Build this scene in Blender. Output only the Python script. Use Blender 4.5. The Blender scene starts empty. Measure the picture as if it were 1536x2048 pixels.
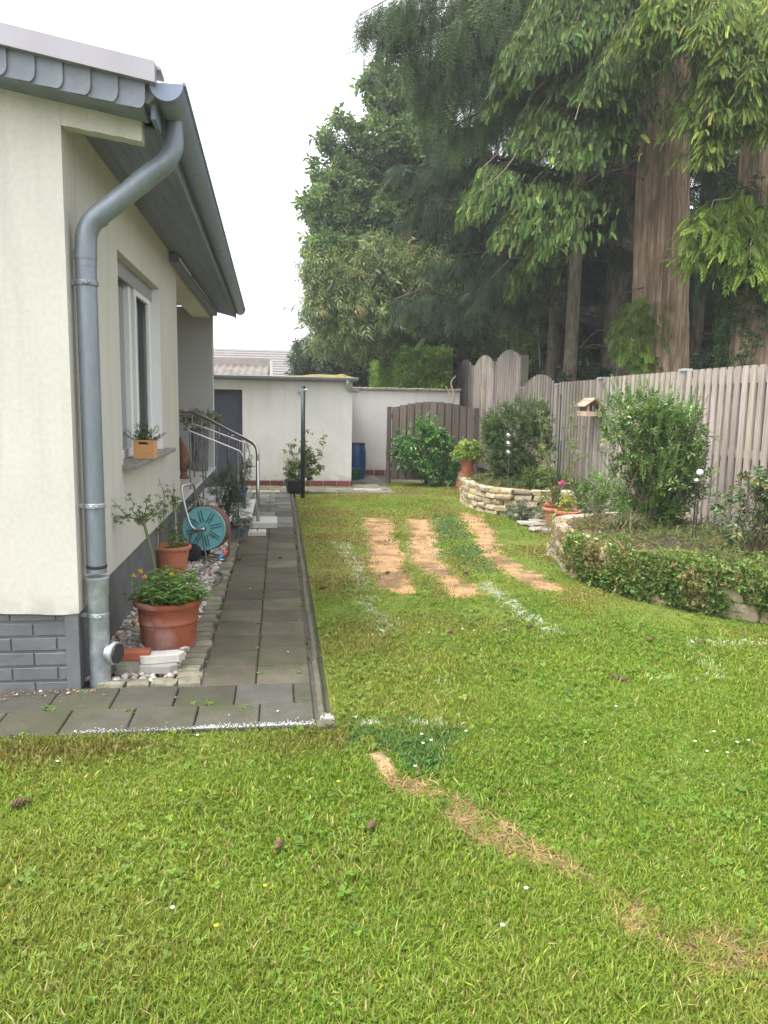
import bpy, math, random
import numpy as np
from math import pi, sin, cos, radians
from mathutils import Vector, Matrix

SC = bpy.context.scene
COL = SC.collection

# ------------------------------------------------------------------ camera
F_PX, CX, CY, CAM_H = 1540.0, 768.0, 1024.0, 1.5
CR = np.array([0.99101737, -0.13253988, 0.01782579])
CU = np.array([0.00085213, 0.13954920, 0.99021477])
CF = np.array([0.13373052, 0.98130485, -0.13840862])
CC = np.array([0.0, 0.0, CAM_H])
cam_data = bpy.data.cameras.new('camera')
cam_data.sensor_fit = 'VERTICAL'; cam_data.sensor_height = 36.0; cam_data.sensor_width = 27.0
cam_data.lens = F_PX / 2048.0 * 36.0
cam_data.clip_start = 0.05; cam_data.clip_end = 600.0
cam = bpy.data.objects.new('camera', cam_data); COL.objects.link(cam)
cam.matrix_world = Matrix(((CR[0], CU[0], -CF[0], CC[0]), (CR[1], CU[1], -CF[1], CC[1]),
                           (CR[2], CU[2], -CF[2], CC[2]), (0, 0, 0, 1)))
SC.camera = cam
SC.render.resolution_x = 768; SC.render.resolution_y = 1024

# ------------------------------------------------------------------ sky, sun, exposure
SUN_EL, SUN_AZ = radians(66), radians(-112)      # azimuth measured from +Y towards +X
world = bpy.data.worlds.new('World'); SC.world = world; world.use_nodes = True
wn, wl = world.node_tree.nodes, world.node_tree.links
wn.clear()
sky = wn.new('ShaderNodeTexSky'); sky.sky_type = 'NISHITA'; sky.sun_disc = False
sky.sun_elevation = SUN_EL; sky.sun_rotation = SUN_AZ
sky.air_density = 1.0; sky.dust_density = 4.0; sky.ozone_density = 1.0
hs = wn.new('ShaderNodeHueSaturation'); hs.inputs['Saturation'].default_value = 0.14; hs.inputs['Value'].default_value = 1.35
bg = wn.new('ShaderNodeBackground'); bg.inputs['Strength'].default_value = 0.15
wo = wn.new('ShaderNodeOutputWorld')
wl.new(sky.outputs[0], hs.inputs['Color']); wl.new(hs.outputs[0], bg.inputs['Color']); wl.new(bg.outputs[0], wo.inputs['Surface'])
sun_data = bpy.data.lights.new('sun', 'SUN'); sun_data.energy = 0.75; sun_data.angle = radians(16)
sun_data.color = (1.0, 0.95, 0.86)
sun = bpy.data.objects.new('sun', sun_data); COL.objects.link(sun)
sd = Vector((sin(SUN_AZ) * cos(SUN_EL), cos(SUN_AZ) * cos(SUN_EL), sin(SUN_EL)))
sun.rotation_euler = sd.to_track_quat('Z', 'Y').to_euler()
SC.view_settings.view_transform = 'Standard'; SC.view_settings.look = 'None'
SC.view_settings.exposure = 1.55; SC.view_settings.gamma = 1.0
SC.render.engine = 'CYCLES'
SC.cycles.use_denoising = True
SC.cycles.max_bounces = 6; SC.cycles.diffuse_bounces = 4; SC.cycles.glossy_bounces = 3
SC.cycles.transmission_bounces = 4; SC.cycles.transparent_max_bounces = 8; SC.cycles.volume_bounces = 0
SC.cycles.sample_clamp_indirect = 6.0

# ------------------------------------------------------------------ helpers
rng = np.random.default_rng(7)
random.seed(7)

def ray(x, y): return CF + CR * (x - CX) / F_PX - CU * (y - CY) / F_PX
def atZ(x, y, z=0.0): d = ray(x, y); return CC + d * (z - CAM_H) / d[2]
def atY(x, y, Y): d = ray(x, y); return CC + d * Y / d[1]
def atX(x, y, X): d = ray(x, y); return CC + d * X / d[0]

def empty(name, label, cat, loc=(0, 0, 0), group=None):
    o = bpy.data.objects.new(name, None); COL.objects.link(o)
    o.location = tuple(float(v) for v in loc); o.empty_display_size = 0.1
    o['label'] = label; o['category'] = cat
    if group: o['group'] = group
    return o

def tag(o, label=None, cat=None, group=None, kind=None):
    if label: o['label'] = label
    if cat: o['category'] = cat
    if group: o['group'] = group
    if kind: o['kind'] = kind
    return o

def wloc(o):
    v = Vector((0, 0, 0))
    while o is not None:
        v = v + o.location; o = o.parent
    return np.array(v)

class MB:
    def __init__(s): s.v = []; s.f = []; s.c = []; s.n = 0
    def add(s, verts, faces, col=(1, 1, 1)):
        verts = np.asarray(verts, float).reshape(-1, 3)
        if isinstance(faces, np.ndarray): s.f.append(faces + s.n)
        else:
            by = {}
            for f in faces: by.setdefault(len(f), []).append(f)
            for k in by: s.f.append(np.array(by[k]) + s.n)
        s.v.append(verts)
        col = np.asarray(col, float)
        if col.ndim == 1: col = np.tile(col, (len(verts), 1))
        s.c.append(col); s.n += len(verts); return s
    def box(s, x0, x1, y0, y1, z0, z1, col=(1, 1, 1)):
        v = [(x0, y0, z0), (x1, y0, z0), (x1, y1, z0), (x0, y1, z0), (x0, y0, z1), (x1, y0, z1), (x1, y1, z1), (x0, y1, z1)]
        return s.add(v, [(0, 3, 2, 1), (4, 5, 6, 7), (0, 1, 5, 4), (1, 2, 6, 5), (2, 3, 7, 6), (3, 0, 4, 7)], col)
    def rbox(s, c, size, rot=0.0, bev=0.01, col=(1, 1, 1), tilt=0.0, jit=0.0):
        # bevelled box: chamfered top edges
        a, b, h = size[0] / 2, size[1] / 2, size[2]
        r = min(bev, a * .6, b * .6, h * .6)
        v = []
        for z, k in ((0, 0), (h - r, 0), (h, r)):
            v += [(-a + k, -b + k, z), (a - k, -b + k, z), (a - k, b - k, z), (-a + k, b - k, z)]
        v = np.array(v)
        if jit: v = v + rng.normal(0, jit, v.shape)
        if tilt: v[:, 2] += v[:, 0] * tilt
        cr, sr = cos(rot), sin(rot)
        w = np.stack([v[:, 0] * cr - v[:, 1] * sr + c[0], v[:, 0] * sr + v[:, 1] * cr + c[1], v[:, 2] + c[2]], 1)
        f = [(3, 2, 1, 0), (8, 9, 10, 11)]
        for l in (0, 4):
            for i in range(4):
                j = (i + 1) % 4; f.append((l + i, l + j, l + 4 + j, l + 4 + i))
        return s.add(w, f, col)
    def prism(s, pts, a0, a1, axis='y', col=(1, 1, 1)):
        # pts: 2D outline (in the two remaining axes), extruded along axis
        n = len(pts)
        def mk(p, a):
            return {'y': (p[0], a, p[1]), 'x': (a, p[0], p[1]), 'z': (p[0], p[1], a)}[axis]
        v = [mk(p, a0) for p in pts] + [mk(p, a1) for p in pts]
        f = [tuple(range(n)), tuple(range(2 * n - 1, n - 1, -1))] + [(i, i + n, (i + 1) % n + n, (i + 1) % n) for i in range(n)]
        return s.add(v, f, col)
    def tube(s, pts, r, seg=10, col=(1, 1, 1), caps=True, smoothn=0):
        P = np.asarray(pts, float)
        if smoothn:
            t = np.linspace(0, len(P) - 1, smoothn); i = np.clip(t.astype(int), 0, len(P) - 2); u = (t - i)[:, None]
            P0 = P[np.clip(i - 1, 0, len(P) - 1)]; P1 = P[i]; P2 = P[i + 1]; P3 = P[np.clip(i + 2, 0, len(P) - 1)]
            P = .5 * ((2 * P1) + (-P0 + P2) * u + (2 * P0 - 5 * P1 + 4 * P2 - P3) * u ** 2 + (-P0 + 3 * P1 - 3 * P2 + P3) * u ** 3)
        n = len(P)
        R = np.interp(np.linspace(0, 1, n), np.linspace(0, 1, len(r)), r) if hasattr(r, '__len__') else np.full(n, r)
        T = np.gradient(P, axis=0); T /= np.linalg.norm(T, axis=1)[:, None] + 1e-9
        ref = np.array([0, 0, 1.0]) if abs(T[0][2]) < .9 else np.array([1.0, 0, 0])
        N = np.cross(T[0], ref); N /= np.linalg.norm(N)
        V = []
        for i in range(n):
            N = N - T[i] * (N @ T[i]); N /= np.linalg.norm(N) + 1e-9
            B = np.cross(T[i], N)
            a = np.arange(seg) * 2 * pi / seg
            V.append(P[i] + R[i] * (np.cos(a)[:, None] * N + np.sin(a)[:, None] * B))
        V = np.concatenate(V)
        f = []
        for i in range(n - 1):
            for j in range(seg):
                k = (j + 1) % seg
                f.append((i * seg + j, i * seg + k, (i + 1) * seg + k, (i + 1) * seg + j))
        if caps: f += [tuple(range(seg - 1, -1, -1)), tuple(range((n - 1) * seg, n * seg))]
        return s.add(V, f, col)
    def lathe(s, prof, c=(0, 0, 0), seg=28, col=(1, 1, 1), sx=1.0, sy=1.0, axis=None, caps=True):
        # prof: list of (r, z)
        a = np.arange(seg) * 2 * pi / seg
        V = np.concatenate([np.stack([np.cos(a) * r * sx, np.sin(a) * r * sy, np.full(seg, z)], 1) for r, z in prof])
        if axis is not None:
            q = Vector((0, 0, 1)).rotation_difference(Vector(axis)).to_matrix(); V = V @ np.array(q).T
        V = V + np.array(c)
        f = []
        for i in range(len(prof) - 1):
            for j in range(seg):
                k = (j + 1) % seg
                f.append((i * seg + j, i * seg + k, (i + 1) * seg + k, (i + 1) * seg + j))
        if caps: f += [tuple(range(seg - 1, -1, -1)), tuple(range((len(prof) - 1) * seg, len(prof) * seg))]
        return s.add(V, f, col)
    def stamp(s, T, pos, X, Yv, Zv, scale, cols):
        """T=(verts, faces, shade) template; arrays of positions, axes and colours."""
        tv, tf, ts = T
        n, k = len(pos), len(tv)
        if n == 0: return s
        sc = np.asarray(scale, float); sc = sc.reshape(n, 1, -1)
        L = tv[None] * sc
        W = pos[:, None] + L[..., 0:1] * X[:, None] + L[..., 1:2] * Yv[:, None] + L[..., 2:3] * Zv[:, None]
        off = (np.arange(n) * k)[:, None, None]
        for fa in tf:
            s.f.append((fa[None] + off).reshape(-1, fa.shape[1]) + s.n)
        s.v.append(W.reshape(-1, 3))
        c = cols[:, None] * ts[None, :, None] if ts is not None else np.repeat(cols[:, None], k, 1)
        s.c.append(c.reshape(-1, 3)); s.n += n * k; return s
    def build(s, name, m, parent=None, smooth=False, color=False):
        V = np.concatenate(s.v) if s.v else np.zeros((0, 3))
        me = bpy.data.meshes.new(name)
        if parent is not None: V = V - wloc(parent)
        me.vertices.add(len(V)); me.vertices.foreach_set('co', V.astype(np.float32).ravel())
        sizes = np.concatenate([np.full(len(f), f.shape[1]) for f in s.f])
        loops = np.concatenate([f.ravel() for f in s.f])
        me.loops.add(len(loops)); me.loops.foreach_set('vertex_index', loops.astype(np.int32))
        me.polygons.add(len(sizes))
        st = np.concatenate([[0], np.cumsum(sizes)[:-1]])
        me.polygons.foreach_set('loop_start', st.astype(np.int32))
        me.polygons.foreach_set('use_smooth', np.full(len(sizes), smooth))
        me.update(calc_edges=True)
        if color:
            c = np.concatenate(s.c); c4 = np.concatenate([np.clip(c, 0, 1), np.ones((len(c), 1))], 1)
            at = me.color_attributes.new('col', 'FLOAT_COLOR', 'POINT'); at.data.foreach_set('color', c4.astype(np.float32).ravel())
        me.validate()
        if m is not None: me.materials.append(m)
        o = bpy.data.objects.new(name, me); COL.objects.link(o)
        if parent is not None: o.parent = parent
        return o

def smooth_by_angle(o, deg=35):
    me = o.data
    me.polygons.foreach_set('use_smooth', [True] * len(me.polygons))
    if hasattr(me, 'set_sharp_from_angle'): me.set_sharp_from_angle(angle=radians(deg))
    return o

# ---- value noise
_lat = np.random.default_rng(3).random((256, 256))
def vnoise(x, y, s=1.0, o=0):
    x = np.asarray(x, float) / s + 31.7 + o * 17.3; y = np.asarray(y, float) / s + 11.1 + o * 7.9
    xi = np.floor(x).astype(int); yi = np.floor(y).astype(int); fx = x - xi; fy = y - yi
    fx = fx * fx * (3 - 2 * fx); fy = fy * fy * (3 - 2 * fy)
    g = lambda a, b: _lat[a % 256, b % 256]
    return (g(xi, yi) * (1 - fx) + g(xi + 1, yi) * fx) * (1 - fy) + (g(xi, yi + 1) * (1 - fx) + g(xi + 1, yi + 1) * fx) * fy
def fbm(x, y, s=1.0, o=0, n=4):
    t = 0; a = .5; w = 0
    for i in range(n): t = t + a * vnoise(x, y, s / 2 ** i, o + i); w += a; a *= .55
    return t / w

# ------------------------------------------------------------------ materials
def mat(name, base, rough=0.7, metal=0.0, var=0.0, nscale=4.0, bump=0.0, bscale=60.0, stretch=(1, 1, 1), col2=None,
        attr=False, spec=0.5, stain=None, sscale=1.2, sfac=0.5, trans=0.0, bdist=0.01, coat=0.0, detail=6.0, var2=0.0, n2scale=40, streak=0.0, splash=None):
    m = bpy.data.materials.new(name); m.use_nodes = True
    N, L = m.node_tree.nodes, m.node_tree.links
    b = N['Principled BSDF']; b.inputs['Roughness'].default_value = rough; b.inputs['Metallic'].default_value = metal
    b.inputs['Specular IOR Level'].default_value = spec; b.inputs['Coat Weight'].default_value = coat
    tc = N.new('ShaderNodeTexCoord'); mp = N.new('ShaderNodeMapping'); mp.inputs['Scale'].default_value = stretch
    geo = N.new('ShaderNodeNewGeometry')
    L.new(geo.outputs['Position'], mp.inputs['Vector'])
    if attr:
        a = N.new('ShaderNodeAttribute'); a.attribute_name = 'col'; cur = a.outputs['Color']
    else:
        r = N.new('ShaderNodeRGB'); r.outputs[0].default_value = (*base, 1); cur = r.outputs[0]
    def noise(sc, det=detail, src=mp.outputs[0]):
        n = N.new('ShaderNodeTexNoise'); n.inputs['Scale'].default_value = sc; n.inputs['Detail'].default_value = det
        L.new(src, n.inputs['Vector']); return n.outputs['Fac']
    def mult(cur, fac, amt):
        mr = N.new('ShaderNodeMapRange'); mr.inputs['From Min'].default_value = .3; mr.inputs['From Max'].default_value = .7
        mr.inputs['To Min'].default_value = 1 - amt; mr.inputs['To Max'].default_value = 1 + amt; L.new(fac, mr.inputs['Value'])
        v = N.new('ShaderNodeVectorMath'); v.operation = 'SCALE'; L.new(cur, v.inputs[0]); L.new(mr.outputs[0], v.inputs['Scale'])
        return v.outputs[0]
    if col2 is not None:
        f = noise(nscale); mr = N.new('ShaderNodeMapRange'); mr.inputs['From Min'].default_value = .38; mr.inputs['From Max'].default_value = .62
        L.new(f, mr.inputs['Value'])
        mx = N.new('ShaderNodeMix'); mx.data_type = 'RGBA'; L.new(mr.outputs[0], mx.inputs['Factor']); L.new(cur, mx.inputs['A']); mx.inputs['B'].default_value = (*col2, 1)
        cur = mx.outputs['Result']
    if stain is not None:
        f = noise(sscale, 8, geo.outputs['Position']); mr = N.new('ShaderNodeMapRange'); mr.inputs['From Min'].default_value = .5; mr.inputs['From Max'].default_value = .72
        mr.inputs['To Max'].default_value = sfac; L.new(f, mr.inputs['Value'])
        mx = N.new('ShaderNodeMix'); mx.data_type = 'RGBA'; L.new(mr.outputs[0], mx.inputs['Factor']); L.new(cur, mx.inputs['A']); mx.inputs['B'].default_value = (*stain, 1)
        cur = mx.outputs['Result']
    if var: cur = mult(cur, noise(nscale), var)
    if var2: cur = mult(cur, noise(n2scale), var2)
    if splash:
        sx = N.new('ShaderNodeSeparateXYZ'); L.new(geo.outputs['Position'], sx.inputs[0])
        mr = N.new('ShaderNodeMapRange'); mr.inputs['From Min'].default_value = splash[0]; mr.inputs['From Max'].default_value = splash[1]; mr.inputs['To Min'].default_value = 1.15; mr.inputs['To Max'].default_value = 0; L.new(sx.outputs['Z'], mr.inputs['Value'])
        f = noise(9, 8, geo.outputs['Position']); mm = N.new('ShaderNodeMath'); mm.operation = 'MULTIPLY'; L.new(mr.outputs[0], mm.inputs[0]); L.new(f, mm.inputs[1])
        m4 = N.new('ShaderNodeMapRange'); m4.inputs['From Min'].default_value = .3; m4.inputs['From Max'].default_value = .62; m4.inputs['To Max'].default_value = .55; L.new(mm.outputs[0], m4.inputs['Value'])
        mx = N.new('ShaderNodeMix'); mx.data_type = 'RGBA'; L.new(m4.outputs[0], mx.inputs['Factor']); L.new(cur, mx.inputs['A']); mx.inputs['B'].default_value = (.30, .27, .2, 1); cur = mx.outputs['Result']
    if streak:
        m2 = N.new('ShaderNodeMapping'); m2.inputs['Scale'].default_value = (7, 7, .45); L.new(geo.outputs['Position'], m2.inputs['Vector'])
        f = noise(1.6, 7, m2.outputs[0]); mr = N.new('ShaderNodeMapRange'); mr.inputs['From Min'].default_value = .50; mr.inputs['From Max'].default_value = .74
        mr.inputs['To Min'].default_value = 1; mr.inputs['To Max'].default_value = 1 - streak; L.new(f, mr.inputs['Value'])
        v = N.new('ShaderNodeVectorMath'); v.operation = 'SCALE'; L.new(cur, v.inputs[0]); L.new(mr.outputs[0], v.inputs['Scale']); cur = v.outputs[0]
    L.new(cur, b.inputs['Base Color'])
    if bump:
        bn = N.new('ShaderNodeBump'); bn.inputs['Strength'].default_value = bump; bn.inputs['Distance'].default_value = bdist
        L.new(noise(bscale, 5), bn.inputs['Height']); L.new(bn.outputs[0], b.inputs['Normal'])
    if trans:
        t = N.new('ShaderNodeBsdfTranslucent'); ms = N.new('ShaderNodeMixShader'); ms.inputs[0].default_value = trans
        vv = N.new('ShaderNodeVectorMath'); vv.operation = 'MULTIPLY'; L.new(cur, vv.inputs[0]); vv.inputs[1].default_value = (1.5, 1.45, .7)
        L.new(vv.outputs[0], t.inputs['Color']); L.new(b.outputs[0], ms.inputs[1]); L.new(t.outputs[0], ms.inputs[2])
        L.new(ms.outputs[0], N['Material Output'].inputs['Surface'])
    return m

M = {}
M['plaster'] = mat('cream_plaster', (.56, .535, .485), .9, var=.05, nscale=1.7, bump=.35, bscale=220, stain=(.50, .50, .43), sscale=1.6, sfac=.35, bdist=.004, var2=.05, streak=.13, splash=(.36, .62))
M['plaster_side'] = mat('smooth_cream_plaster', (.57, .55, .505), .9, var=.04, nscale=1.3, bump=.25, bscale=260, bdist=.003, stain=(.55, .52, .42), sscale=1.1, sfac=.25, streak=.08)
M['grey_paint'] = mat('grey_plinth_paint', (.125, .13, .135), .8, var=.2, nscale=5, splash=(-.12, .16), bump=.5, bscale=90, bdist=.004)
M['white_plaster'] = mat('white_plaster', (.60, .585, .55), .9, var=.05, nscale=1.4, bump=.6, bscale=25, bdist=.01, stain=(.44, .42, .37), sscale=1.3, sfac=.5, streak=.07, splash=(.0, .5))
M['porch'] = mat('porch_render', (.42, .42, .41), .9, var=.03, nscale=2)
M['soffit'] = mat('soffit_flare_blue', (.19, .215, .29), .7, var=.1, nscale=3, stretch=(6, .6, 6))  # bluish veil of lens flare is mixed into this base colour
M['verge'] = mat('lilac_grey_metal', (.33, .31, .345), .45, .2, var=.05, nscale=6)
M['slate'] = mat('slate', (.17, .19, .225), .6, var=.18, nscale=9, bump=.2, bscale=60)
M['roof'] = mat('roof_cover', (.2, .2, .21), .8, var=.15, nscale=8)
M['gutter'] = mat('gutter_flare_blue', (.21, .25, .34), .5, .2, var=.12, nscale=8)  # base colour carries the blue of the lens flare, as on the soffit
M['pipe'] = mat('zinc_pipe', (.20, .23, .265), .45, .35, var=.12, nscale=7, stretch=(1, 1, .3), var2=.08)
M['galv'] = mat('galvanised_steel', (.36, .40, .43), .42, .55, var=.2, nscale=14, stain=(.62, .65, .68), sscale=18, sfac=.6)
M['steel'] = mat('stainless_steel', (.48, .465, .44), .3, 1.0)
M['darksteel'] = mat('dark_steel', (.20, .21, .22), .45, .7)
M['black'] = mat('black_plastic', (.02, .02, .022), .5)
M['white_frame'] = mat('white_window_frame', (.78, .78, .79), .45, var=.02)
M['sill'] = mat('stone_sill', (.24, .225, .21), .5, var=.15, nscale=30)
M['curtain'] = mat('curtain', (.5, .5, .52), .9, var=.2, nscale=5, stretch=(1, 9, .3))
M['terracotta'] = mat('terracotta', (.42, .145, .07), .7, var=.12, nscale=8, stain=(.55, .40, .33), sscale=6, sfac=.35, bump=.15, bscale=120)
M['terra_old'] = mat('glazed_terracotta', (.27, .075, .036), .42, var=.15, nscale=6, stain=(.58, .47, .43), sscale=4.5, sfac=.75, bump=.1, bscale=90)
M['plastic_pot'] = mat('orange_plastic_pot', (.48, .17, .09), .55, var=.08, nscale=8)
M['soil'] = mat('soil', (.055, .04, .028), .95, var=.3, nscale=20, bump=1, bscale=60, bdist=.02)
M['paver'] = mat('mossy_paver', (.15, .145, .12), .85, attr=True, var=.2, nscale=6, var2=.16, n2scale=60, bump=.5, bscale=120, bdist=.004, stain=(.042, .050, .015), sscale=3.6, sfac=.85)
M['cobble'] = mat('granite_sett', (.2, .2, .17), .85, attr=True, var=.2, nscale=20, bump=.8, bscale=60, bdist=.01)
M['pebble'] = mat('pebble', (.4, .38, .35), .6, attr=True, var=.15, nscale=60)
M['limestone'] = mat('yellow_stone', (.5, .42, .29), .85, attr=True, var=.18, nscale=14, bump=.9, bscale=40, bdist=.02)
M['concrete'] = mat('concrete', (.30, .29, .26), .85, var=.12, nscale=10, bump=.4, bscale=90, bdist=.004, stain=(.16, .17, .10), sscale=5, sfac=.5)
M['concrete_l'] = mat('pale_concrete', (.50, .48, .44), .85, var=.1, nscale=10, bump=.3, bscale=90, bdist=.004)
M['tile_white'] = mat('white_stone_tread', (.66, .65, .63), .35, var=.05, nscale=6)
M['red_tile'] = mat('red_clinker', (.16, .045, .035), .45, attr=True, var=.2, nscale=9)
M['mortar'] = mat('mortar', (.35, .33, .30), .9)
M['brick_red'] = mat('red_brick', (.27, .075, .04), .8, var=.15, nscale=12)
M['fence'] = mat('weathered_slats', (.33, .26, .235), .85, attr=True, var=.22, nscale=5, stretch=(8, 8, .5), var2=.14, n2scale=22, bump=.4, bscale=20, bdist=.004, stain=(.13, .125, .085), sscale=1.6, sfac=.5)
M['brownwood'] = mat('brown_boards', (.12, .085, .07), .85, attr=True, var=.2, nscale=5, stretch=(8, 8, .5), bump=.4, bscale=20, bdist=.004)
M['pine'] = mat('raw_pine', (.50, .38, .28), .75, var=.12, nscale=7, stretch=(1, 1, 8))
M['orangewood'] = mat('orange_pine', (.62, .33, .13), .65, var=.1, nscale=8, stretch=(1, 1, 9))
M['bark'] = mat('stringy_bark', (.54, .40, .285), .95, col2=(.28, .195, .135), nscale=2.4, stretch=(7, 7, .45), bump=1.0, bscale=5, bdist=.07, var2=.35, n2scale=9, stain=(.10, .065, .045), sscale=1.7, sfac=.6)
M['bark_grey'] = mat('grey_bark', (.17, .15, .10), .95, col2=(.09, .075, .055), nscale=3, stretch=(4, 4, 1.2), bump=.9, bscale=8, bdist=.03)
M['twig'] = mat('twig', (.14, .10, .07), .9, var=.2, nscale=20)
M['stem_green'] = mat('green_stem', (.13, .17, .06), .8, var=.2, nscale=20)
M['leaf'] = mat('leaf', (.1, .15, .04), .5, attr=True, trans=.32, spec=.4)
M['leaf_gloss'] = mat('glossy_leaf', (.1, .15, .04), .32, attr=True, trans=.2, spec=.5)
M['needle'] = mat('needle', (.1, .15, .04), .6, attr=True, trans=.25, spec=.3)
M['grassb'] = mat('grass_blade', (.1, .15, .04), .55, attr=True, trans=.35, spec=.3)
M['lawn'] = mat('lawn_soil', (.1, .1, .04), .95, attr=True, var=.35, nscale=30, bump=1, bscale=50, bdist=.02)
M['petal'] = mat('petal', (.8, .8, .8), .6, attr=True, trans=.2)
M['turq'] = mat('turquoise_plastic', (.17, .43, .46), .45, var=.03, nscale=8)
M['turq_d'] = mat('dark_turquoise_plastic', (.03, .13, .14), .5)
M['hosebrown'] = mat('brown_hose', (.16, .075, .06), .45)
M['hosegrey'] = mat('grey_hose', (.10, .11, .11), .4)
M['clearhose'] = mat('pale_hose', (.42, .40, .34), .35)
M['red_pl'] = mat('red_plastic', (.75, .08, .04), .45)
M['blue_pl'] = mat('blue_plastic', (.03, .25, .5), .45)
M['barrel'] = mat('blue_barrel_plastic', (.012, .055, .19), .4, var=.1)
M['green_pl'] = mat('green_plastic', (.01, .11, .05), .45)
M['post'] = mat('green_post_paint', (.012, .035, .034), .5, .0, var=.1)
M['door'] = mat('dark_door_paint', (.055, .062, .085), .55, var=.1, nscale=3)
M['rubber'] = mat('rubber', (.018, .018, .018), .7)
M['moss'] = mat('roof_moss', (.22, .17, .05), .95, var=.4, nscale=20, bump=1, bscale=50, bdist=.03)
M['corrug'] = mat('corrugated_sheet', (.17, .155, .14), .95, .0, spec=.1, stain=(.10, .08, .06), sscale=2.2, sfac=.7, var=.1, nscale=3)
M['nroof'] = mat('grey_roof_tile', (.17, .16, .155), .8, var=.1, nscale=2)
M['nwall'] = mat('house_render', (.62, .60, .57), .9, var=.05, nscale=1)
M['wallcap'] = mat('mossy_coping_tile', (.24, .20, .15), .9, col2=(.12, .12, .07), nscale=9, bump=.6, bscale=40)
M['ball_white'] = mat('white_glass_ball', (.8, .79, .77), .2)
M['ball_steel'] = mat('steel_ball', (.75, .75, .75), .06, 1.0)
M['figure'] = mat('terracotta_figure', (.2, .09, .05), .7, var=.2, nscale=15)
M['planter_grey'] = mat('grey_wicker', (.10, .10, .10), .8, col2=(.22, .22, .22), nscale=6, stretch=(6, 6, 1.2), bump=.6, bscale=20)
M['cone'] = mat('pine_cone', (.11, .07, .035), .85, var=.3, nscale=80)
M['dry'] = mat('dry_leaf', (.2, .12, .07), .8, attr=True)
def glass_mat():
    m = bpy.data.materials.new('window_glass'); m.use_nodes = True
    b = m.node_tree.nodes['Principled BSDF']; b.inputs['Base Color'].default_value = (.9, .95, .95, 1)
    b.inputs['Roughness'].default_value = .03; b.inputs['Transmission Weight'].default_value = 1.0; b.inputs['IOR'].default_value = 1.45
    return m
M['glass'] = glass_mat()

# ------------------------------------------------------------------ leaf templates
def tmpl(verts, faces, shade=None):
    by = {}
    for f in faces: by.setdefault(len(f), []).append(f)
    return (np.array(verts, float), [np.array(v) for v in by.values()], None if shade is None else np.array(shade))

def leaf_pts(base, d, side, up, L, W, droop=.25, fold=.15):
    b = np.array(base); d = np.array(d, float); d /= np.linalg.norm(d); side = np.array(side, float); up = np.array(up, float)
    return [b, b + d * L * .45 + side * W / 2 + up * fold * W, b + d * L - up * droop * L, b + d * L * .45 - side * W / 2 + up * fold * W]

def spray_template(n=9, L=1.0, ll=.38, w=.09, droop=.35, ang=50, taper=.5, curl=.15):
    """flat feather: axis along x, leaflets to both sides, tip drooping to -z"""
    V, Fc, S = [], [], []
    r = np.random.default_rng(5)
    for i in range(n):
        t = (i + .5) / n
        p = np.array([t * L, 0, -droop * t * t])
        for sgn in (-1, 1):
            a = radians(ang * (1 - .35 * t)) * sgn
            d = np.array([cos(a), sin(a), -.35 - .4 * t * droop])
            l = ll * (1 - taper * t) * r.uniform(.85, 1.15)
            s = np.array([-sin(a), cos(a), 0])
            k = len(V); V += leaf_pts(p, d, s, (0, 0, 1), l, w, droop=curl, fold=.1); Fc.append((k, k + 1, k + 2, k + 3))
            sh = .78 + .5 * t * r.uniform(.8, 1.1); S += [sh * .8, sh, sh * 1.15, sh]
    k = len(V); V += leaf_pts((L * .95, 0, -droop * .9), (1, 0, -.8), (0, 1, 0), (0, 0, 1), ll * .6, w); Fc.append((k, k + 1, k + 2, k + 3)); S += [1, 1.2, 1.3, 1.2]
    return tmpl(V, Fc, S)

def cluster_template(n=8, L=.4, w=.22, spread=1.0, seed=1, up=.35, droop=.3):
    V, Fc, S = [], [], []
    r = np.random.default_rng(seed)
    for i in range(n):
        t = i / n; a = i * 2.4 + r.uniform(-.3, .3)
        p = np.array([t * spread * .9, 0, 0])
        d = np.array([up + .3 * t, cos(a), sin(a)]); d /= np.linalg.norm(d)
        s = np.cross(d, (0, 0, 1.0)) + 1e-3; s /= np.linalg.norm(s); u = np.cross(s, d)
        if u[2] < 0: u = -u
        l = L * r.uniform(.75, 1.2)
        k = len(V); V += leaf_pts(p, d, s, u, l, w * r.uniform(.85, 1.2), droop=droop, fold=.12); Fc.append((k, k + 1, k + 2, k + 3))
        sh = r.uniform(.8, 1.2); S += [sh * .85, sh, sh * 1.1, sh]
    return tmpl(V, Fc, S)

def spruce_template():
    V, Fc, S = [], [], []
    r = np.random.default_rng(9)
    for k_ in range(5):
        bx = .15 + k_ * .2
        for sgn in (-1, 1):
            base = np.array([bx, 0, -.05 * k_]); d = np.array([.55, .55 * sgn, -.75]); d /= np.linalg.norm(d)
            for q in range(4):
                p = base + d * (.09 * q + .03) * 1.2
                for s2 in (-1, 1):
                    dd = d * .6 + np.array([-d[1] * s2, d[0] * s2, -.25]); dd /= np.linalg.norm(dd)
                    k = len(V); V += leaf_pts(p, dd, np.cross(dd, (0, 0, 1.)), (0, 0, 1), .17, .05, droop=.1); Fc.append((k, k + 1, k + 2, k + 3))
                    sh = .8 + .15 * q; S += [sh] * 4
    return tmpl(V, Fc, S)

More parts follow.
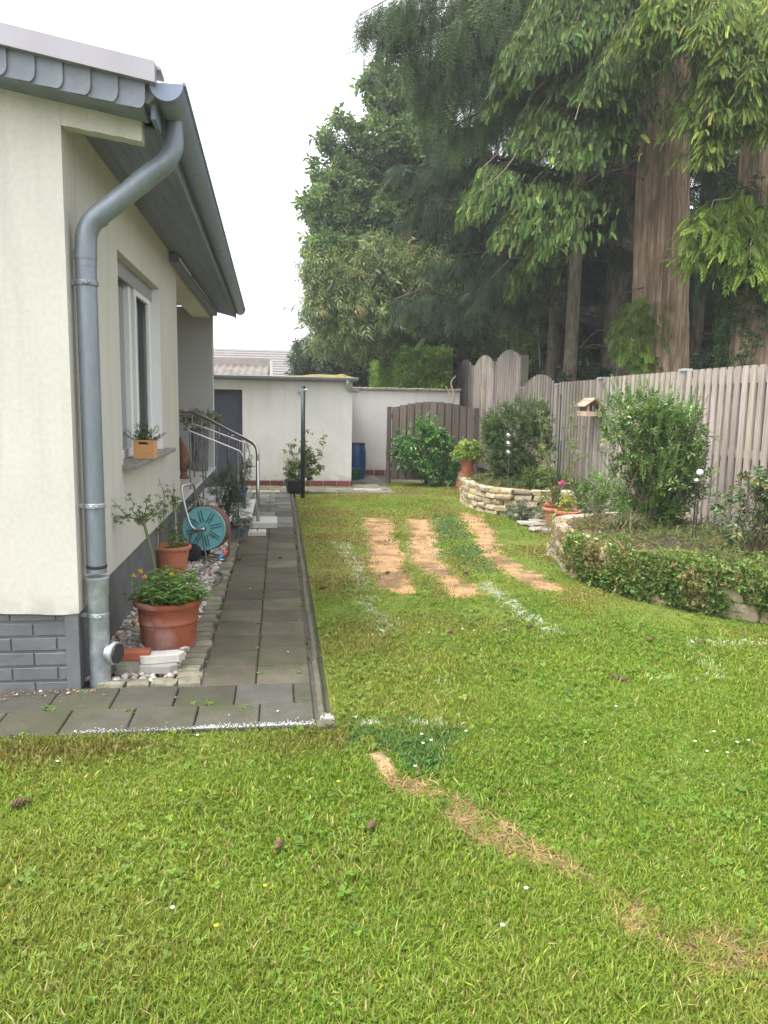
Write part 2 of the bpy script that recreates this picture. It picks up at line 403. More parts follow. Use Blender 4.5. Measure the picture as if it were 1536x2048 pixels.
T_FEATHER = spray_template(12, 1.0, .34, .058, .35, taper=.35, ang=42)
T_FEATHER_S = spray_template(6, 1.0, .46, .12, .4)
T_SPRUCE = spruce_template()
T_BROAD = cluster_template(9, .46, .27, 1.0, 1)
T_BROAD2 = cluster_template(7, .55, .24, 1.0, 4, up=.6)
T_SMALL = cluster_template(10, .32, .15, 1.2, 2, up=.7, droop=.1)
T_SHRUB = cluster_template(9, .42, .19, 1.1, 6, up=.8, droop=.15)
T_BIG = cluster_template(6, .6, .36, .7, 8, up=.45, droop=.35)
T_WILLOW = cluster_template(9, .55, .10, 1.0, 11, up=.7, droop=.5)

def norm(a): return a / (np.linalg.norm(a, axis=-1, keepdims=True) + 1e-9)
def frames(d, r, roll=None, upbias=None):
    d = norm(d)
    up = np.tile(np.array([0, 0, 1.0]), (len(d), 1)) if upbias is None else upbias
    up = up + r.normal(0, .35, d.shape) if roll is None else up + r.normal(0, roll, d.shape)
    y = norm(np.cross(up, d)); z = np.cross(d, y)
    return d, y, z
def palette(n, r, a, b, v=.18, extra=None, pe=.08):
    t = r.random((n, 1)) ** 1.3
    c = np.array(a) * (1 - t) + np.array(b) * t
    c = c * np.exp(r.normal(0, v, (n, 1)))
    if extra is not None:
        m = r.random(n) < pe; c[m] = np.array(extra) * np.exp(r.normal(0, .15, (m.sum(), 1)))
    return c

def blob_crown(mb, blobs, T, size, dens, pal, seed, shell=.55, gap=.42, outw=.6, down=.15, gs=.5, szj=.25):
    """leaf clusters through ellipsoid volumes; noise carves gaps"""
    r = np.random.default_rng(seed)
    for (c, rad) in blobs:
        c = np.array(c, float); rad = np.array(rad, float) * np.ones(3)
        area = (rad[0] * rad[1] + rad[1] * rad[2] + rad[0] * rad[2]) / 3 * 4 * pi
        n = int(area * dens)
        u = norm(r.normal(0, 1, (n, 3))); q = shell + (1.08 - shell) * r.random((n, 1)) ** .6
        p = c + u * q * rad
        g = fbm(p[:, 0] + p[:, 2] * .7, p[:, 1] - p[:, 2] * .6, gs, seed % 9, 3)
        keep = g > gap; p = p[keep]; u = u[keep]; n = len(p)
        d = norm(u * outw + r.normal(0, .55, (n, 3)) + np.array([0, 0, -down]))
        X, Yv, Zv = frames(d, r)
        clump_tone = .85 + .3 * fbm(p[:, 0], p[:, 1] + p[:, 2], .8, 2, 2)[:, None]  # noise varies the leaf tone from clump to clump
        mb.stamp(T, p, X, Yv, Zv, (size * np.exp(r.normal(0, szj, n)))[:, None], pal(n, r) * clump_tone)
    return mb

def bough_crown(mb, wood, boughs, T, size, per_m, pal, seed, down=.55, lateral=.5, width=.55, start=.15, rw=.035, clump=0.0):
    """drooping boughs: list of (p0, p1, sag); sprays hang from them"""
    r = np.random.default_rng(seed)
    for (p0, p1, sag) in boughs:
        p0 = np.array(p0, float); p1 = np.array(p1, float); L = np.linalg.norm(p1 - p0)
        t = np.linspace(0, 1, 8)[:, None]
        path = p0 + (p1 - p0) * t + np.array([0, 0, 1.]) * (sag * np.sin(t * pi) * .5)
        path[1:-1] += r.normal(0, .022 * L, path[1:-1].shape)
        if wood is not None: wood.tube(path, [rw, rw * .2], seg=5, col=(1, 1, 1), caps=False)
        n = max(6, int(L * per_m))
        tt = start + (1 - start) * r.random(n) ** .8
        axis = norm((p1 - p0)[None])[0]; side = norm(np.cross(axis, (0, 0, 1.))[None])[0]
        w = width * np.sin(np.clip(tt, 0, 1) * pi * .85 + .35) * L * .45
        lat = r.normal(0, .5, n)
        idx = tt * 7; i0 = np.clip(idx.astype(int), 0, 6); fr = (idx - i0)[:, None]
        base = path[i0] * (1 - fr) + path[i0 + 1] * fr
        p = base + side * (lat * w)[:, None] + np.array([0, 0, -1.]) * (np.abs(lat) * w * .55 + (r.random(n) - .35) * .28)[:, None]
        d = axis * .55 + side * (np.sign(lat) * lateral)[:, None] + np.array([0, 0, -down]) + r.normal(0, .28, (n, 3))
        kp = fbm(p[:, 0] + .6 * p[:, 1], p[:, 2] - .5 * p[:, 1], .42, seed % 7, 3) > clump
        p = p[kp]; d = d[kp]; n = len(p)
        X, Yv, Zv = frames(d, r, .25)
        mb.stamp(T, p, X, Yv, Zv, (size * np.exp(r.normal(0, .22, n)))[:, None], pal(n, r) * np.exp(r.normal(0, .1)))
    return mb

def trunk_mesh(mb, base, top, r0, r1, seg=40, rings=50, flare=.35, flute=.06, seed=1, fh=.9):
    base = np.array(base, float); top = np.array(top, float)
    r = np.random.default_rng(seed)
    ph = r.uniform(0, 6, 4)
    a = np.arange(seg) * 2 * pi / seg
    V = []
    H = top[2] - base[2]
    for i in range(rings):
        t = (i / (rings - 1)) ** 1.3; z = t * H
        c = base + (top - base) * t
        rad = (r0 + (r1 - r0) * t) * (1 + flare * math.exp(-z / fh))
        rr = rad * (1 + flute * (np.sin(5 * a + ph[0] + .25 * z) + .6 * np.sin(9 * a + ph[1] - .15 * z)) + .5 * flute * np.sin(17 * a + ph[2] + .3 * z) + .25 * flute * r.normal(0, 1, seg) * .5)
        rdg = np.abs(vnoise(a * 2.6 * 3, z * .55 + 0 * a, 1.0, seed) - .5) + .5 * np.abs(vnoise(a * 6.1 * 3, z * 1.1 + 0 * a, 1.0, seed + 3) - .5); rr = rr * (1 - .09 * np.clip(.28 - rdg, 0, 1) / .28 * (seg > 50)); rr = rr * (1 + .03 * np.clip(fbm(a * 1.5, z + 0 * a, .8, seed, 3) - .5, -1, 1) * (seg > 50))
        V.append(np.stack([c[0] + np.cos(a) * rr, c[1] + np.sin(a) * rr, np.full(seg, c[2])], 1))
    f = []
    for i in range(rings - 1):
        for j in range(seg):
            k = (j + 1) % seg; f.append((i * seg + j, i * seg + k, (i + 1) * seg + k, (i + 1) * seg + j))
    return mb.add(np.concatenate(V), f)

def ico(sub=1):
    import bmesh
    bm = bmesh.new(); bmesh.ops.create_icosphere(bm, subdivisions=sub, radius=1.0)
    v = np.array([x.co[:] for x in bm.verts]); f = np.array([[q.index for q in x.verts] for x in bm.faces]); bm.free()
    return (v, [f], None)
ICO1, ICO2 = ico(1), ico(2)

def rounded_cube(n=4, p=5.0):
    # cube grid pushed on to a superquadric: a rough-hewn block
    V, Fc = [], []
    g = np.linspace(-1, 1, n + 1)
    for ax in range(3):
        for sg in (-1, 1):
            k = len(V)
            for i in g:
                for j in g:
                    q = [0, 0, 0]; q[ax] = sg; q[(ax + 1) % 3] = i; q[(ax + 2) % 3] = j
                    q = np.array(q, float); q = q / (np.sum(np.abs(q) ** p) ** (1 / p)); V.append(q)
            for i in range(n):
                for j in range(n):
                    a = k + i * (n + 1) + j; fc = (a, a + 1, a + n + 2, a + n + 1)
                    Fc.append(fc if sg < 0 else fc[::-1])
    return (np.array(V), [np.array(Fc)], None)
RCUBE = rounded_cube(4, 11.0)
def block(mb, c, size, rot, col, r, rough=.05, tilt=0):
    v = RCUBE[0].copy(); ph = r.uniform(0, 10, 6)
    dx = rough * (np.sin(v[:, 1] * 2.2 + ph[0]) + np.sin(v[:, 2] * 3 + ph[1])); dy = rough * (np.sin(v[:, 0] * 2.5 + ph[2]) + np.sin(v[:, 2] * 2 + ph[3])); dz = rough * (np.sin(v[:, 0] * 2 + ph[4]) + np.sin(v[:, 1] * 2.7 + ph[5]))
    v = v + np.stack([dx, dy, dz], 1)
    v = v * np.array(size) / 2
    v[:, 2] += v[:, 0] * tilt
    cr, sr = cos(rot), sin(rot)
    w = np.stack([v[:, 0] * cr - v[:, 1] * sr, v[:, 0] * sr + v[:, 1] * cr, v[:, 2]], 1) + np.array(c)
    return mb.add(w, RCUBE[1][0].copy(), col)

G_LIGHT, G_MID, G_DARK = (.13, .20, .035), (.075, .125, .03), (.035, .065, .025)

# =================================================================== SETTING: ground
mb = MB(); mb.box(-70, 70, -12, 90, -.5, -.06)
tag(mb.build('ground', mat('far_ground', (.09, .10, .045), .95, var=.3, nscale=3)), kind='structure')

# ---------------- lawn colour field (what grows where; nothing to do with light)
def W(pts): return np.array([atZ(x, y)[:2] for x, y in pts])
STRAW = [W([(728, 1036), (782, 1036), (792, 1080), (806, 1110), (812, 1145), (848, 1180), (770, 1181), (745, 1140), (735, 1095)]),
         W([(808, 1036), (862, 1036), (872, 1075), (872, 1105), (905, 1140), (970, 1186), (905, 1192), (862, 1150), (815, 1120), (822, 1080)]),
         W([(918, 1023), (962, 1030), (992, 1062), (1000, 1100), (1050, 1132), (1130, 1172), (1085, 1186), (1020, 1150), (968, 1112), (948, 1070)]),
         W([(735, 1500), (770, 1495), (783, 1520), (792, 1552), (768, 1550), (745, 1530)])]
TRENCH = W([(780, 1550), (845, 1590), (930, 1622), (1010, 1660), (1080, 1705), (1150, 1745), (1215, 1775), (1290, 1812), (1400, 1862), (1536, 1915), (1700, 1990)])
LIME = [(W([(680, 1085), (710, 1130), (732, 1185), (752, 1225), (775, 1258)]), .055, .6),
        (W([(965, 1162), (1000, 1190), (1050, 1225), (1100, 1264)]), .035, 1.0),
        (W([(1120, 1264), (1000, 1262), (860, 1260)]), .03, .35),
        (W([(1362, 1286), (1400, 1305), (1450, 1345)]), .03, .6), (W([(1405, 1283), (1536, 1284), (1640, 1286)]), .025, .9),
        (W([(650, 1437), (740, 1440), (870, 1442)]), .045, .35), (W([(878, 1352), (890, 1395), (905, 1442)]), .03, .25), (W([(1190, 1350), (1330, 1355), (1460, 1352)]), .02, .4),
        (W([(865, 1075), (880, 1108)]), .035, .6)]
GREENP = [W([(865, 1028), (915, 1030), (945, 1080), (990, 1125), (960, 1150), (905, 1110), (880, 1075)]),
          W([(690, 1442), (780, 1425), (880, 1430), (950, 1460), (930, 1500), (860, 1540), (800, 1530), (760, 1490), (690, 1480)])]
def inpoly(x, y, P):
    r = np.zeros(len(x), bool); j = len(P) - 1
    for i in range(len(P)):
        xi, yi = P[i]; xj, yj = P[j]
        c = ((yi > y) != (yj > y)) & (x < (xj - xi) * (y - yi) / (yj - yi + 1e-12) + xi); r ^= c; j = i
    return r
def dpoly(x, y, P):
    d = np.full(len(x), 1e9); tt = np.zeros(len(x))
    for i in range(len(P) - 1):
        a, b = P[i], P[i + 1]; ab = b - a; t = np.clip(((x - a[0]) * ab[0] + (y - a[1]) * ab[1]) / (ab @ ab), 0, 1)
        q = np.hypot(x - a[0] - t * ab[0], y - a[1] - t * ab[1]); m = q < d; d[m] = q[m]; tt[m] = (i + t[m]) / (len(P) - 1)
    return d
def lawn_field(x, y, jit=None):
    """returns colour, kind (0 grass 1 straw 2 bare), height factor"""
    n = len(x)
    jx = x + .12 * (vnoise(x, y, .12, 1) - .5) + .06 * (vnoise(x, y, .03, 5) - .5) + .09 * (vnoise(x, y, .009, 13) - .5); jy = y + .3 * (vnoise(x, y, .15, 2) - .5)
    big = fbm(x, y, 1.3, 3); mid = fbm(x, y, .45, 4)
    far = np.clip((y - 2.8) / 2.5, 0, 1)
    g1 = np.array([.140, .225, .021]); g2 = np.array([.210, .262, .036]); dull = np.array([.225, .19, .065]); dk = np.array([.07, .155, .035])
    t = np.clip((big - .35) * 2.4, 0, 1)[:, None]
    c = g1 * (1 - t) + g2 * t
    q = np.clip((mid * .6 + big * .4 - .47) * 5, 0, 1) * (.25 + .6 * np.clip((y - 4.2) / 1.5, 0, 1)); q = q[:, None]
    c = c * (1 - q) + dull * q
    # edge of the lawn in front of the paving is browner and mossy
    e = np.clip(1 - np.abs(y - 3.30) / .22, 0, 1) * (x < .3) * np.clip(mid * 2 - .3, 0, 1); e = (e * .75)[:, None]; c = c * (1 - e) + np.array([.13, .095, .03]) * e
    ht = 1.0 + 1.1 * (mid - .5) - .42 * far
    # darker green patches
    for P in GREENP:
        m = inpoly(jx, jy, P); sm = np.clip((fbm(x, y, .25, 14, 3)[m] - .22) * 2.6, 0, .88)[:, None]; c[m] = c[m] * (1 - sm) + dk * sm
    br = np.exp(-((x - 1.85) ** 2 / .5 + (y - 4.05) ** 2 / .3))[:, None] * .5; c = c * (1 - br) + np.array([.20, .29, .035]) * br
    kind = np.zeros(n, int)
    fray = vnoise(x, y, .05, 8)
    for i, P in enumerate(STRAW):
        m = inpoly(jx, jy, P) if i < 3 else inpoly(x + .03 * (vnoise(x, y, .03, 5) - .5), y, P); m &= (fray > .07)
        s = np.array([.42, .255, .125]) if i < 3 else np.array([.50, .33, .18])
        cc = s * (1 + .5 * (vnoise(x, y, .10, 6) - .5))[:, None] * (1 - .45 * np.clip((fbm(x, y, .22, 7, 4) - .52) * 8, 0, 1))[:, None]
        c[m] = cc[m]; kind[m] = 1; ht[m] = .32
    d = dpoly(jx, jy, TRENCH); wd = (.010 + .018 * vnoise(x, y, .2, 9) + .014 * vnoise(x, y, .02, 4)) * np.clip(y / 2.6, .75, 1.1); m = d < wd
    m2 = m & (vnoise(x, y, .03, 10) > .06)
    c[m2] = np.array([.27, .195, .09]) * (.7 + .7 * vnoise(x, y, .04, 3)[m2])[:, None]; kind[m2] = 1; ht[m2] = .85
    m3 = m & (vnoise(x, y, .06, 12) < .28) & (d < wd * .6); c[m3] = np.array([.07, .04, .022]); kind[m3] = 2; ht[m3] = .35
    for P, w, k in LIME:
        d = dpoly(jx, y, P); m = (d < w) & (vnoise(x, y, .02, 11) * .6 + vnoise(x, y, .07, 12) * .4 > .88 - k * .55)
        c[m] = c[m] * .35 + np.array([.58, .60, .54]) * .65
    return c, kind, np.clip(ht, .2, 1.6)

BED2 = [(4.75, 8.1), (4.1, 8.15), (3.45, 8.05), (3.02, 7.85), (2.82, 7.5), (2.74, 7.05), (2.72, 6.6), (2.78, 6.1), (2.97, 5.66), (3.22, 5.32), (3.5, 5.0), (3.85, 4.6), (4.2, 4.2), (4.75, 3.7)]
BED1 = [(4.62, 12.9), (4.0, 12.85), (3.35, 12.6), (3.0, 12.2), (2.88, 11.75), (2.86, 11.25), (2.93, 10.75), (3.10, 10.38), (3.45, 10.2), (3.95, 10.12), (4.62, 10.1)]
def lawn_area(x, y):
    a = (y < 3.44) | ((x > .26) & (y < 12.68 + .1 * x)) | ((x > 1.98) & (y < 14.6))
    a &= x < 4.6
    a &= ~inpoly(x, y, np.array(BED2)) & ~inpoly(x, y, np.array(BED1))
    a &= ~((x > 3.25) & (y > 8.1) & (y < 10.2) & (x - 3.25 > .0))
    return a
def hgt(x, y): return -.012 + .018 * (fbm(x, y, .8, 5, 2) - .5) - .05 * np.clip((3.46 - y) * 1.2, 0, 1) * (fbm(x, y, .5, 2, 2) - .3) * .5

gx = np.arange(-3.6, 4.75, .035); gy = np.arange(.35, 14.9, .035)
GX, GY = np.meshgrid(gx, gy, indexing='ij'); fx, fy = GX.ravel(), GY.ravel()
c, k, h = lawn_field(fx, fy)
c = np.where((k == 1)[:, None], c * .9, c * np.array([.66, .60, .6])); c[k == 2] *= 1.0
V = np.stack([fx, fy, hgt(fx, fy)], 1)
nx, ny = len(gx), len(gy)
ii, jj = np.meshgrid(np.arange(nx - 1), np.arange(ny - 1), indexing='ij'); a = (ii * ny + jj).ravel()
cxm = fx[a] + .0175; cym = fy[a] + .0175
ok = (cym < 3.44) | (cxm > .24)
a = a[ok]
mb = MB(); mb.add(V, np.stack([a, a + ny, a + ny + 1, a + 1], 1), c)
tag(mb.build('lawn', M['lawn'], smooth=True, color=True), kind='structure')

# ---------------- grass blades (uncountable)
def blades(n_target, ymin, ymax, xmin, xmax, w, hh, seed, dens_pow=0):
    r = np.random.default_rng(seed)
    x = r.uniform(xmin, xmax, n_target); y = r.uniform(ymin, ymax, n_target)
    # keep what the photograph and a step aside could see
    xl = -.62 * y * .9 - .9; xr = .66 * y + 1.0
    m = (x > xl) & (x < xr) & lawn_area(x, y); x, y = x[m], y[m]
    sg = np.where(y < 3.9, .006, .036); c, k, ht = lawn_field(x + r.normal(0, 1, len(x)) * sg, y + r.normal(0, 1, len(x)) * sg * 1.5)
    gr = (k == 1) & (r.random(len(x)) < .10); c[gr] = c[gr] * .3 + np.array([.13, .21, .03]) * .7
    m = ~((k == 2) & (r.random(len(x)) < .8)); x, y, c, k, ht = x[m], y[m], c[m], k[m], ht[m]
    n = len(x)
    H = hh * ht * np.exp(r.normal(0, .32, n)); Wd = w * np.exp(r.normal(0, .3, n))
    az = r.uniform(0, 2 * pi, n); lean = np.abs(r.normal(.55, .35, n)) + (k == 1) * 1.6
    dx, dy = np.cos(az), np.sin(az)
    fa = az + pi / 2 + r.normal(0, .5, n); sx, sy = np.cos(fa), np.sin(fa)
    z0 = hgt(x, y) - .006
    def pt(t, wf, sg):
        ox = dx * lean * H * t ** 1.7 ; oy = dy * lean * H * t ** 1.7
        return np.stack([x + ox + sg * sx * Wd * wf / 2, y + oy + sg * sy * Wd * wf / 2, z0 + H * t * (1 - .25 * t * np.minimum(lean, 1.5))], 1)
    P = np.stack([pt(0, .8, -1), pt(0, .8, 1), pt(.55, 1, 1), pt(.55, 1, -1), pt(1, 0, 1)], 1)
    c = c * np.exp(r.normal(0, .2, (n, 1))) * np.stack([np.exp(r.normal(0, .12, n)), np.ones(n), np.ones(n)], 1)
    dead = (r.random(n) < .07) & (k == 0); c[dead] = np.array([.36, .30, .13]) * np.exp(r.normal(0, .2, (dead.sum(), 1)))
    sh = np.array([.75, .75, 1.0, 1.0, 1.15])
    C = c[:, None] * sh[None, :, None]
    o = (np.arange(n) * 5)[:, None]
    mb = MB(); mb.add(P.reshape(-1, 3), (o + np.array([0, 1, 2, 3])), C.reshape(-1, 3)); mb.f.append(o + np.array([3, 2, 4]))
    return mb, n
gmb = MB(); 
for args in ((330000, .9, 2.3, -2.6, 2.7, .0037, .0245, 1), (330000, 2.3, 3.9, -3.4, 3.8, .0048, .024, 2), (230000, 3.9, 6.6, .2, 4.6, .0066, .026, 3),
             (170000, 6.6, 14.6, .2, 4.6, .011, .028, 4)):
    b, n = blades(*args)
    for v, cc in zip(b.v, b.c): pass
    off = gmb.n
    gmb.v += b.v; gmb.c += b.c; gmb.f += [f + off for f in b.f]; gmb.n += b.n
tag(gmb.build('grass', M['grassb'], color=True), 'short uneven green grass covering the lawn', kind='stuff')

# clover and low weeds between the blades
r = np.random.default_rng(21); n = 24000
x = r.uniform(-2.8, 4.0, n); y = .9 + (r.random(n) ** .8) * 5.6
m = (x > -.6 * y - .8) & (x < .66 * y + .9) & lawn_area(x, y) & (fbm(x, y, .35, 6) > .47); x, y = x[m], y[m]
c, k, h = lawn_field(x, y); m = k == 0; x, y, c = x[m], y[m], c[m]; n = len(x)
leaf3 = []; lf = []
for q in range(3):
    a = q * 2.09; d = np.array([cos(a), sin(a), .25]); s_ = np.array([-sin(a), cos(a), 0]); kk = len(leaf3)
    leaf3 += leaf_pts((0, 0, 0), d, s_, (0, 0, 1), 1.0, .85, droop=.1, fold=.05); lf.append((kk, kk + 1, kk + 2, kk + 3))
T_CLOVER = tmpl(leaf3, lf)
pos = np.stack([x, y, hgt(x, y) + r.uniform(.008, .032, n)], 1)
X_, Y_, Z_ = frames(np.stack([np.cos(r.uniform(0, 6.3, n)), np.sin(r.uniform(0, 6.3, n)), r.normal(0, .2, n)], 1), r, .3)
mb = MB(); mb.stamp(T_CLOVER, pos, X_, Y_, Z_, (.0125 * np.exp(r.normal(0, .35, n)) * (.8 + y * .05))[:, None], c * np.array([.72, .86, .95]) * np.exp(r.normal(0, .2, (n, 1))))
tag(mb.build('clover_leaves', M['grassb'], color=True), 'clover and low weed leaves growing among the grass', kind='stuff')

# =================================================================== SETTING: paving
def paver_field(mb, x0, x1, y0, y1, w, l, r, offset=0.0, gap=.008, z=0.0, tone=(.15, .145, .12), th=.06, tv=.2, wob=.0015):
    row = 0; y = y0
    while y < y1 - .02:
        yy = min(y + l, y1); x = x0 - (offset if row % 2 else 0)
        while x < x1 - .02:
            a, b = max(x, x0), min(x + w, x1)
            if b - a > .03:
                t = np.array(tone) * math.exp(r.normal(0, tv)) * np.array([1, 1 + r.normal(0, .03), 1 + r.normal(0, .05)])
                mb.rbox(((a + b) / 2, (y + yy) / 2, z - th + r.normal(0, wob * 1.5)), (b - a - gap, yy - y - gap, th), r.normal(0, .003), .006, t, tilt=r.normal(0, .006))
            x += w
        y += l; row += 1
r = np.random.default_rng(31)
mb = MB(); paver_field(mb, -.425, .165, 4.03, 9.35, .295, .30, r, tone=(.082, .070, .046), tv=.2, gap=.007)
paver_field(mb, -3.4, .165, 3.46, 4.03, .30, .285, r, offset=.13, tone=(.058, .054, .040), tv=.15, gap=.006)
tag(mb.build('path_paving', M['paver'], color=True), kind='structure')
mb = MB()
paver_field(mb, -.42, .165, 9.36, 13.05, .36, .42, r, offset=.1, tone=(.125, .125, .11), tv=.3)
paver_field(mb, -2.0, 1.95, 13.06, 14.04, .5, .33, r, offset=.2, tone=(.15, .14, .105), tv=.25)
paver_field(mb, 1.33, 2.0, 14.05, 16.4, .5, .4, r, offset=.2, tone=(.16, .15, .12), tv=.22)
paver_field(mb, -2.0, -.43, 11.1, 13.05, .4, .4, r, offset=.2, tone=(.16, .16, .14), tv=.2)
tag(mb.build('yard_paving', M['paver'], color=True), kind='structure')
mb = MB(); mb.box(-3.6, .2, 3.40, 13.1, -.055, -.022); mb.box(-2.4, 2.2, 13.0, 16.6, -.055, -.024)
tag(mb.build('paving_bed', mat('joint_sand', (.07, .065, .05), .95, var=.3, nscale=30)), kind='structure')
# concrete kerb along the lawn
mb = MB()
y = 3.5
while y < 13.0:
    mb.rbox((.205 + .004 * sin(y * 3), y + .245, -.07), (.034, .485, .064), r.normal(0, .004), .008, tilt=0); y += .49
mb.rbox((.215, 3.465, -.07), (.085, .07, .095), .1, .02)
for i in range(4): mb.rbox((1.0 + .5 * i - .3 + .0, 12.98, -.07), (.48, .05, .075), .0, .008)
kerb = tag(mb.build('kerb', mat('kerb_concrete', (.105, .095, .068), .9, var=.25, nscale=12, bump=.6, bscale=90, stain=(.06, .065, .03), sscale=6, sfac=.8)), kind='structure')
# white lime line sprayed on the paving edge
mb = MB(); r = np.random.default_rng(3)
xs = np.linspace(-.92, .16, 90)
for i in range(len(xs) - 1):
    k = .3 + .7 * np.clip((xs[i] + .95) * 1.4, 0, 1)
    pts = r.random((int(11 * k * (.4 + 1.2 * vnoise(xs[i], 0, .09))), 2))
    for px_, py_ in pts:
        s_ = r.uniform(.0012, .004); X0 = xs[i] + px_ * .014; Y0 = 3.463 + abs(r.normal(0, .020)); 
        mb.box(X0, X0 + s_ * 1.6, Y0, Y0 + s_, .0005, .003 + r.uniform(0, .0012))
for q in range(40):
    a_, b_ = r.normal(.215, .018), 3.46 + abs(r.normal(0, .03)); s_ = r.uniform(.003, .007); mb.box(a_, a_ + s_, b_, b_ + s_, .02, .03 + r.uniform(0, .002))
tag(mb.build('lime_line', mat('lime_powder', (.50, .52, .50), .95)), kind='structure')
# granite setts beside the gravel
mb = MB(); r = np.random.default_rng(12)
y = 4.14
while y < 9.2:
    l = r.uniform(.085, .13); block(mb, (-.50 + r.normal(0, .006), y + l / 2, -.035), (.135 + r.normal(0, .01), l - .006, .09), r.normal(0, .04), np.array([.17, .155, .11]) * math.exp(r.normal(0, .16)), r, .04); y += l
x = -.96
while x < -.46:
    l = r.uniform(.10, .15); block(mb, (x + l / 2, 4.085 + r.normal(0, .006), -.035), (l - .008, .10, .095), r.normal(0, .06), np.array([.2, .185, .135]) * math.exp(r.normal(0, .14)), r, .05); x += l
tag(mb.build('sett_edging', M['cobble'], smooth=True, color=True), kind='structure')
# gravel
mb = MB(); r = np.random.default_rng(14); n = 5200
x = r.uniform(-1.05, -.56, n); y = r.uniform(4.13, 9.2, n)
pos = np.stack([x, y, -.03 + r.random(n) * .035 + .03 * fbm(x, y, .3, 3, 2)], 1)
X_, Y_, Z_ = frames(r.normal(0, 1, (n, 3)) * np.array([1, 1, .25]), r, .3)
s_ = .0165 * np.exp(r.normal(0, .28, (n, 1))) * np.array([1.25, 1.0, .72]) * np.exp(r.normal(0, .12, (n, 3)))
pc = np.array([[.50, .46, .42], [.42, .36, .32], [.30, .28, .26], [.55, .50, .45], [.42, .27, .2], [.20, .19, .18], [.48, .38, .25]])[r.choice(7, n, p=[.25, .2, .17, .15, .08, .08, .07])] * np.exp(r.normal(0, .12, (n, 1)))
mb.stamp(ICO2 if False else ICO1, pos, X_, Y_, Z_, s_, pc)
tag(mb.build('gravel', M['pebble'], smooth=True, color=True), 'rounded pale pebbles in the strip along the house wall', kind='stuff')
mb = MB(); mb.box(-1.06, -.44, 4.06, 9.3, -.054, -.018); tag(mb.build('gravel_bed', M['soil']), kind='structure')

# =================================================================== HOUSE
house = empty('house', 'cream rendered house with grey plinth and grey roof edge on the left', 'house', (-1.03, 4.03, 0))
WX, GY0, HY1 = -1.03, 4.03, 12.35
mb = MB(); mb.box(-9.0, WX + .0, GY0, GY0 + .25, .415, 4.6); 
# gable plaster: thin proud coat over the wall with a slightly uneven lower edge
xs = np.linspace(-9, WX + .004, 200); zb = .405 + .006 * np.sin(xs * 7) + .006 * vnoise(xs, xs * 0, .07)
def roofz(x): return 2.905 + (-.60 - x) * .17
mb = MB()
V = []; Fq = []
for i, (xx, zz) in enumerate(zip(xs, zb)):
    top = roofz(xx) - .03
    V += [(xx, GY0 - .004, zz), (xx, GY0 - .004, top), (xx, GY0 + .24, zz), (xx, GY0 + .24, top)]
for i in range(len(xs) - 1):
    a, b = i * 4, i * 4 + 4; Fq += [(a, b, b + 1, a + 1), (a + 2, a + 3, b + 3, b + 2), (a, a + 2, b + 2, b), (a + 1, b + 1, b + 3, a + 3)]
n_ = (len(xs) - 1) * 4; Fq += [(n_, n_ + 2, n_ + 3, n_ + 1), (0, 1, 3, 2)]
mb.add(V, Fq); mb.build('gable_wall', M['plaster'], house)
# plinth under the gable: painted brickwork with real courses
mb = MB(); mb.box(-9, WX - .012, GY0 + .022, GY0 + .25, -.05, .415)
r = np.random.default_rng(5); z = -.03; row = 0
while z < .40:
    h_ = min(.071, .41 - z); x = WX - .006 - (0 if row % 2 else .0)
    first = True
    while x > -4.0:
        l = (.11 if (row % 2 and first) else .225); first = False
        mb.rbox((x - l / 2, GY0 + .026, z + .003), (l - .009, .024, h_ - .009), 0, .003, jit=.0006)
        v = mb.v[-1]; x -= l
    z += .079; row += 1
# the corner pier of the plinth
mb.box(WX - .07, WX - .004, GY0 + .002, GY0 + .02, -.04, .412)
smooth = mb.build('plinth', M['grey_paint'], house)
# side wall with window opening and porch opening
mb = MB()
W0, W1, WZ0, WZ1 = 5.27, 7.03, 1.075, 2.45
P0, P1 = 8.17, 12.33
T_ = .28
mb.box(WX - T_, WX, GY0 + .25, W0, .44, 2.92); mb.box(WX - T_, WX, W1, P0, .44, 2.92)
mb.box(WX - T_, WX, W0, W1, .44, WZ0 - .02); mb.box(WX - T_, WX, W0, W1, WZ1, 2.92)
mb.box(WX - T_, WX - .02, P0, P1, 2.76, 2.92)
mb.box(WX - .03, WX - .001, GY0 + .0, GY0 + .25, .44, 2.9)
mb.build('side_wall', M['plaster_side'], house)
mb = MB(); mb.box(WX - T_, WX - .014, GY0 + .25, P0 - .004, -.05, .438); mb.box(WX - .2, WX - .016, GY0 + .03, GY0 + .25, -.05, .438)
o = mb.build('side_plinth', M['grey_paint'], house)
# far end wall, porch interior
mb = MB()
mb.box(-1.555, WX - .001, P1 + .001, P1 + .22, -.05, 2.92)
mb.box(-2.45, -1.70, P1 + .001, P1 + .22, -.05, 1.25); mb.box(-1.70, -1.555, P1 + .001, P1 + .22, -.05, 1.25)
mb.box(-2.45, -1.555, P1 + .001, P1 + .22, 2.62, 2.92)
mb.box(-2.65, -2.45, P0 - .3, P1 + .2, -.05, 2.92); mb.box(-2.45, WX - T_ - .002, P0 - .25, P0 - .02, -.05, 2.92)
mb.box(-2.45, WX - .02, P0, P1, 2.93, 2.97)
mb.build('porch_wall', M['porch'], house)
mb = MB(); mb.box(WX - .003, WX + .012, P1 - .005, P1 + .03, .0, 2.78); mb.build('corner_trim', M['white_frame'], house)
gb = MB()
for i in range(5):
    for j in range(7):
        gb.rbox((-2.37 + i * .184 + .005, P1 + .11, 1.262 + j * .193), (.170, .09, .178), 0, .02)
gb.build('glass_brick_window', mat('glass_brick', (.86, .9, .9), .12, spec=.8, var=.15, nscale=25, trans=.75), house)
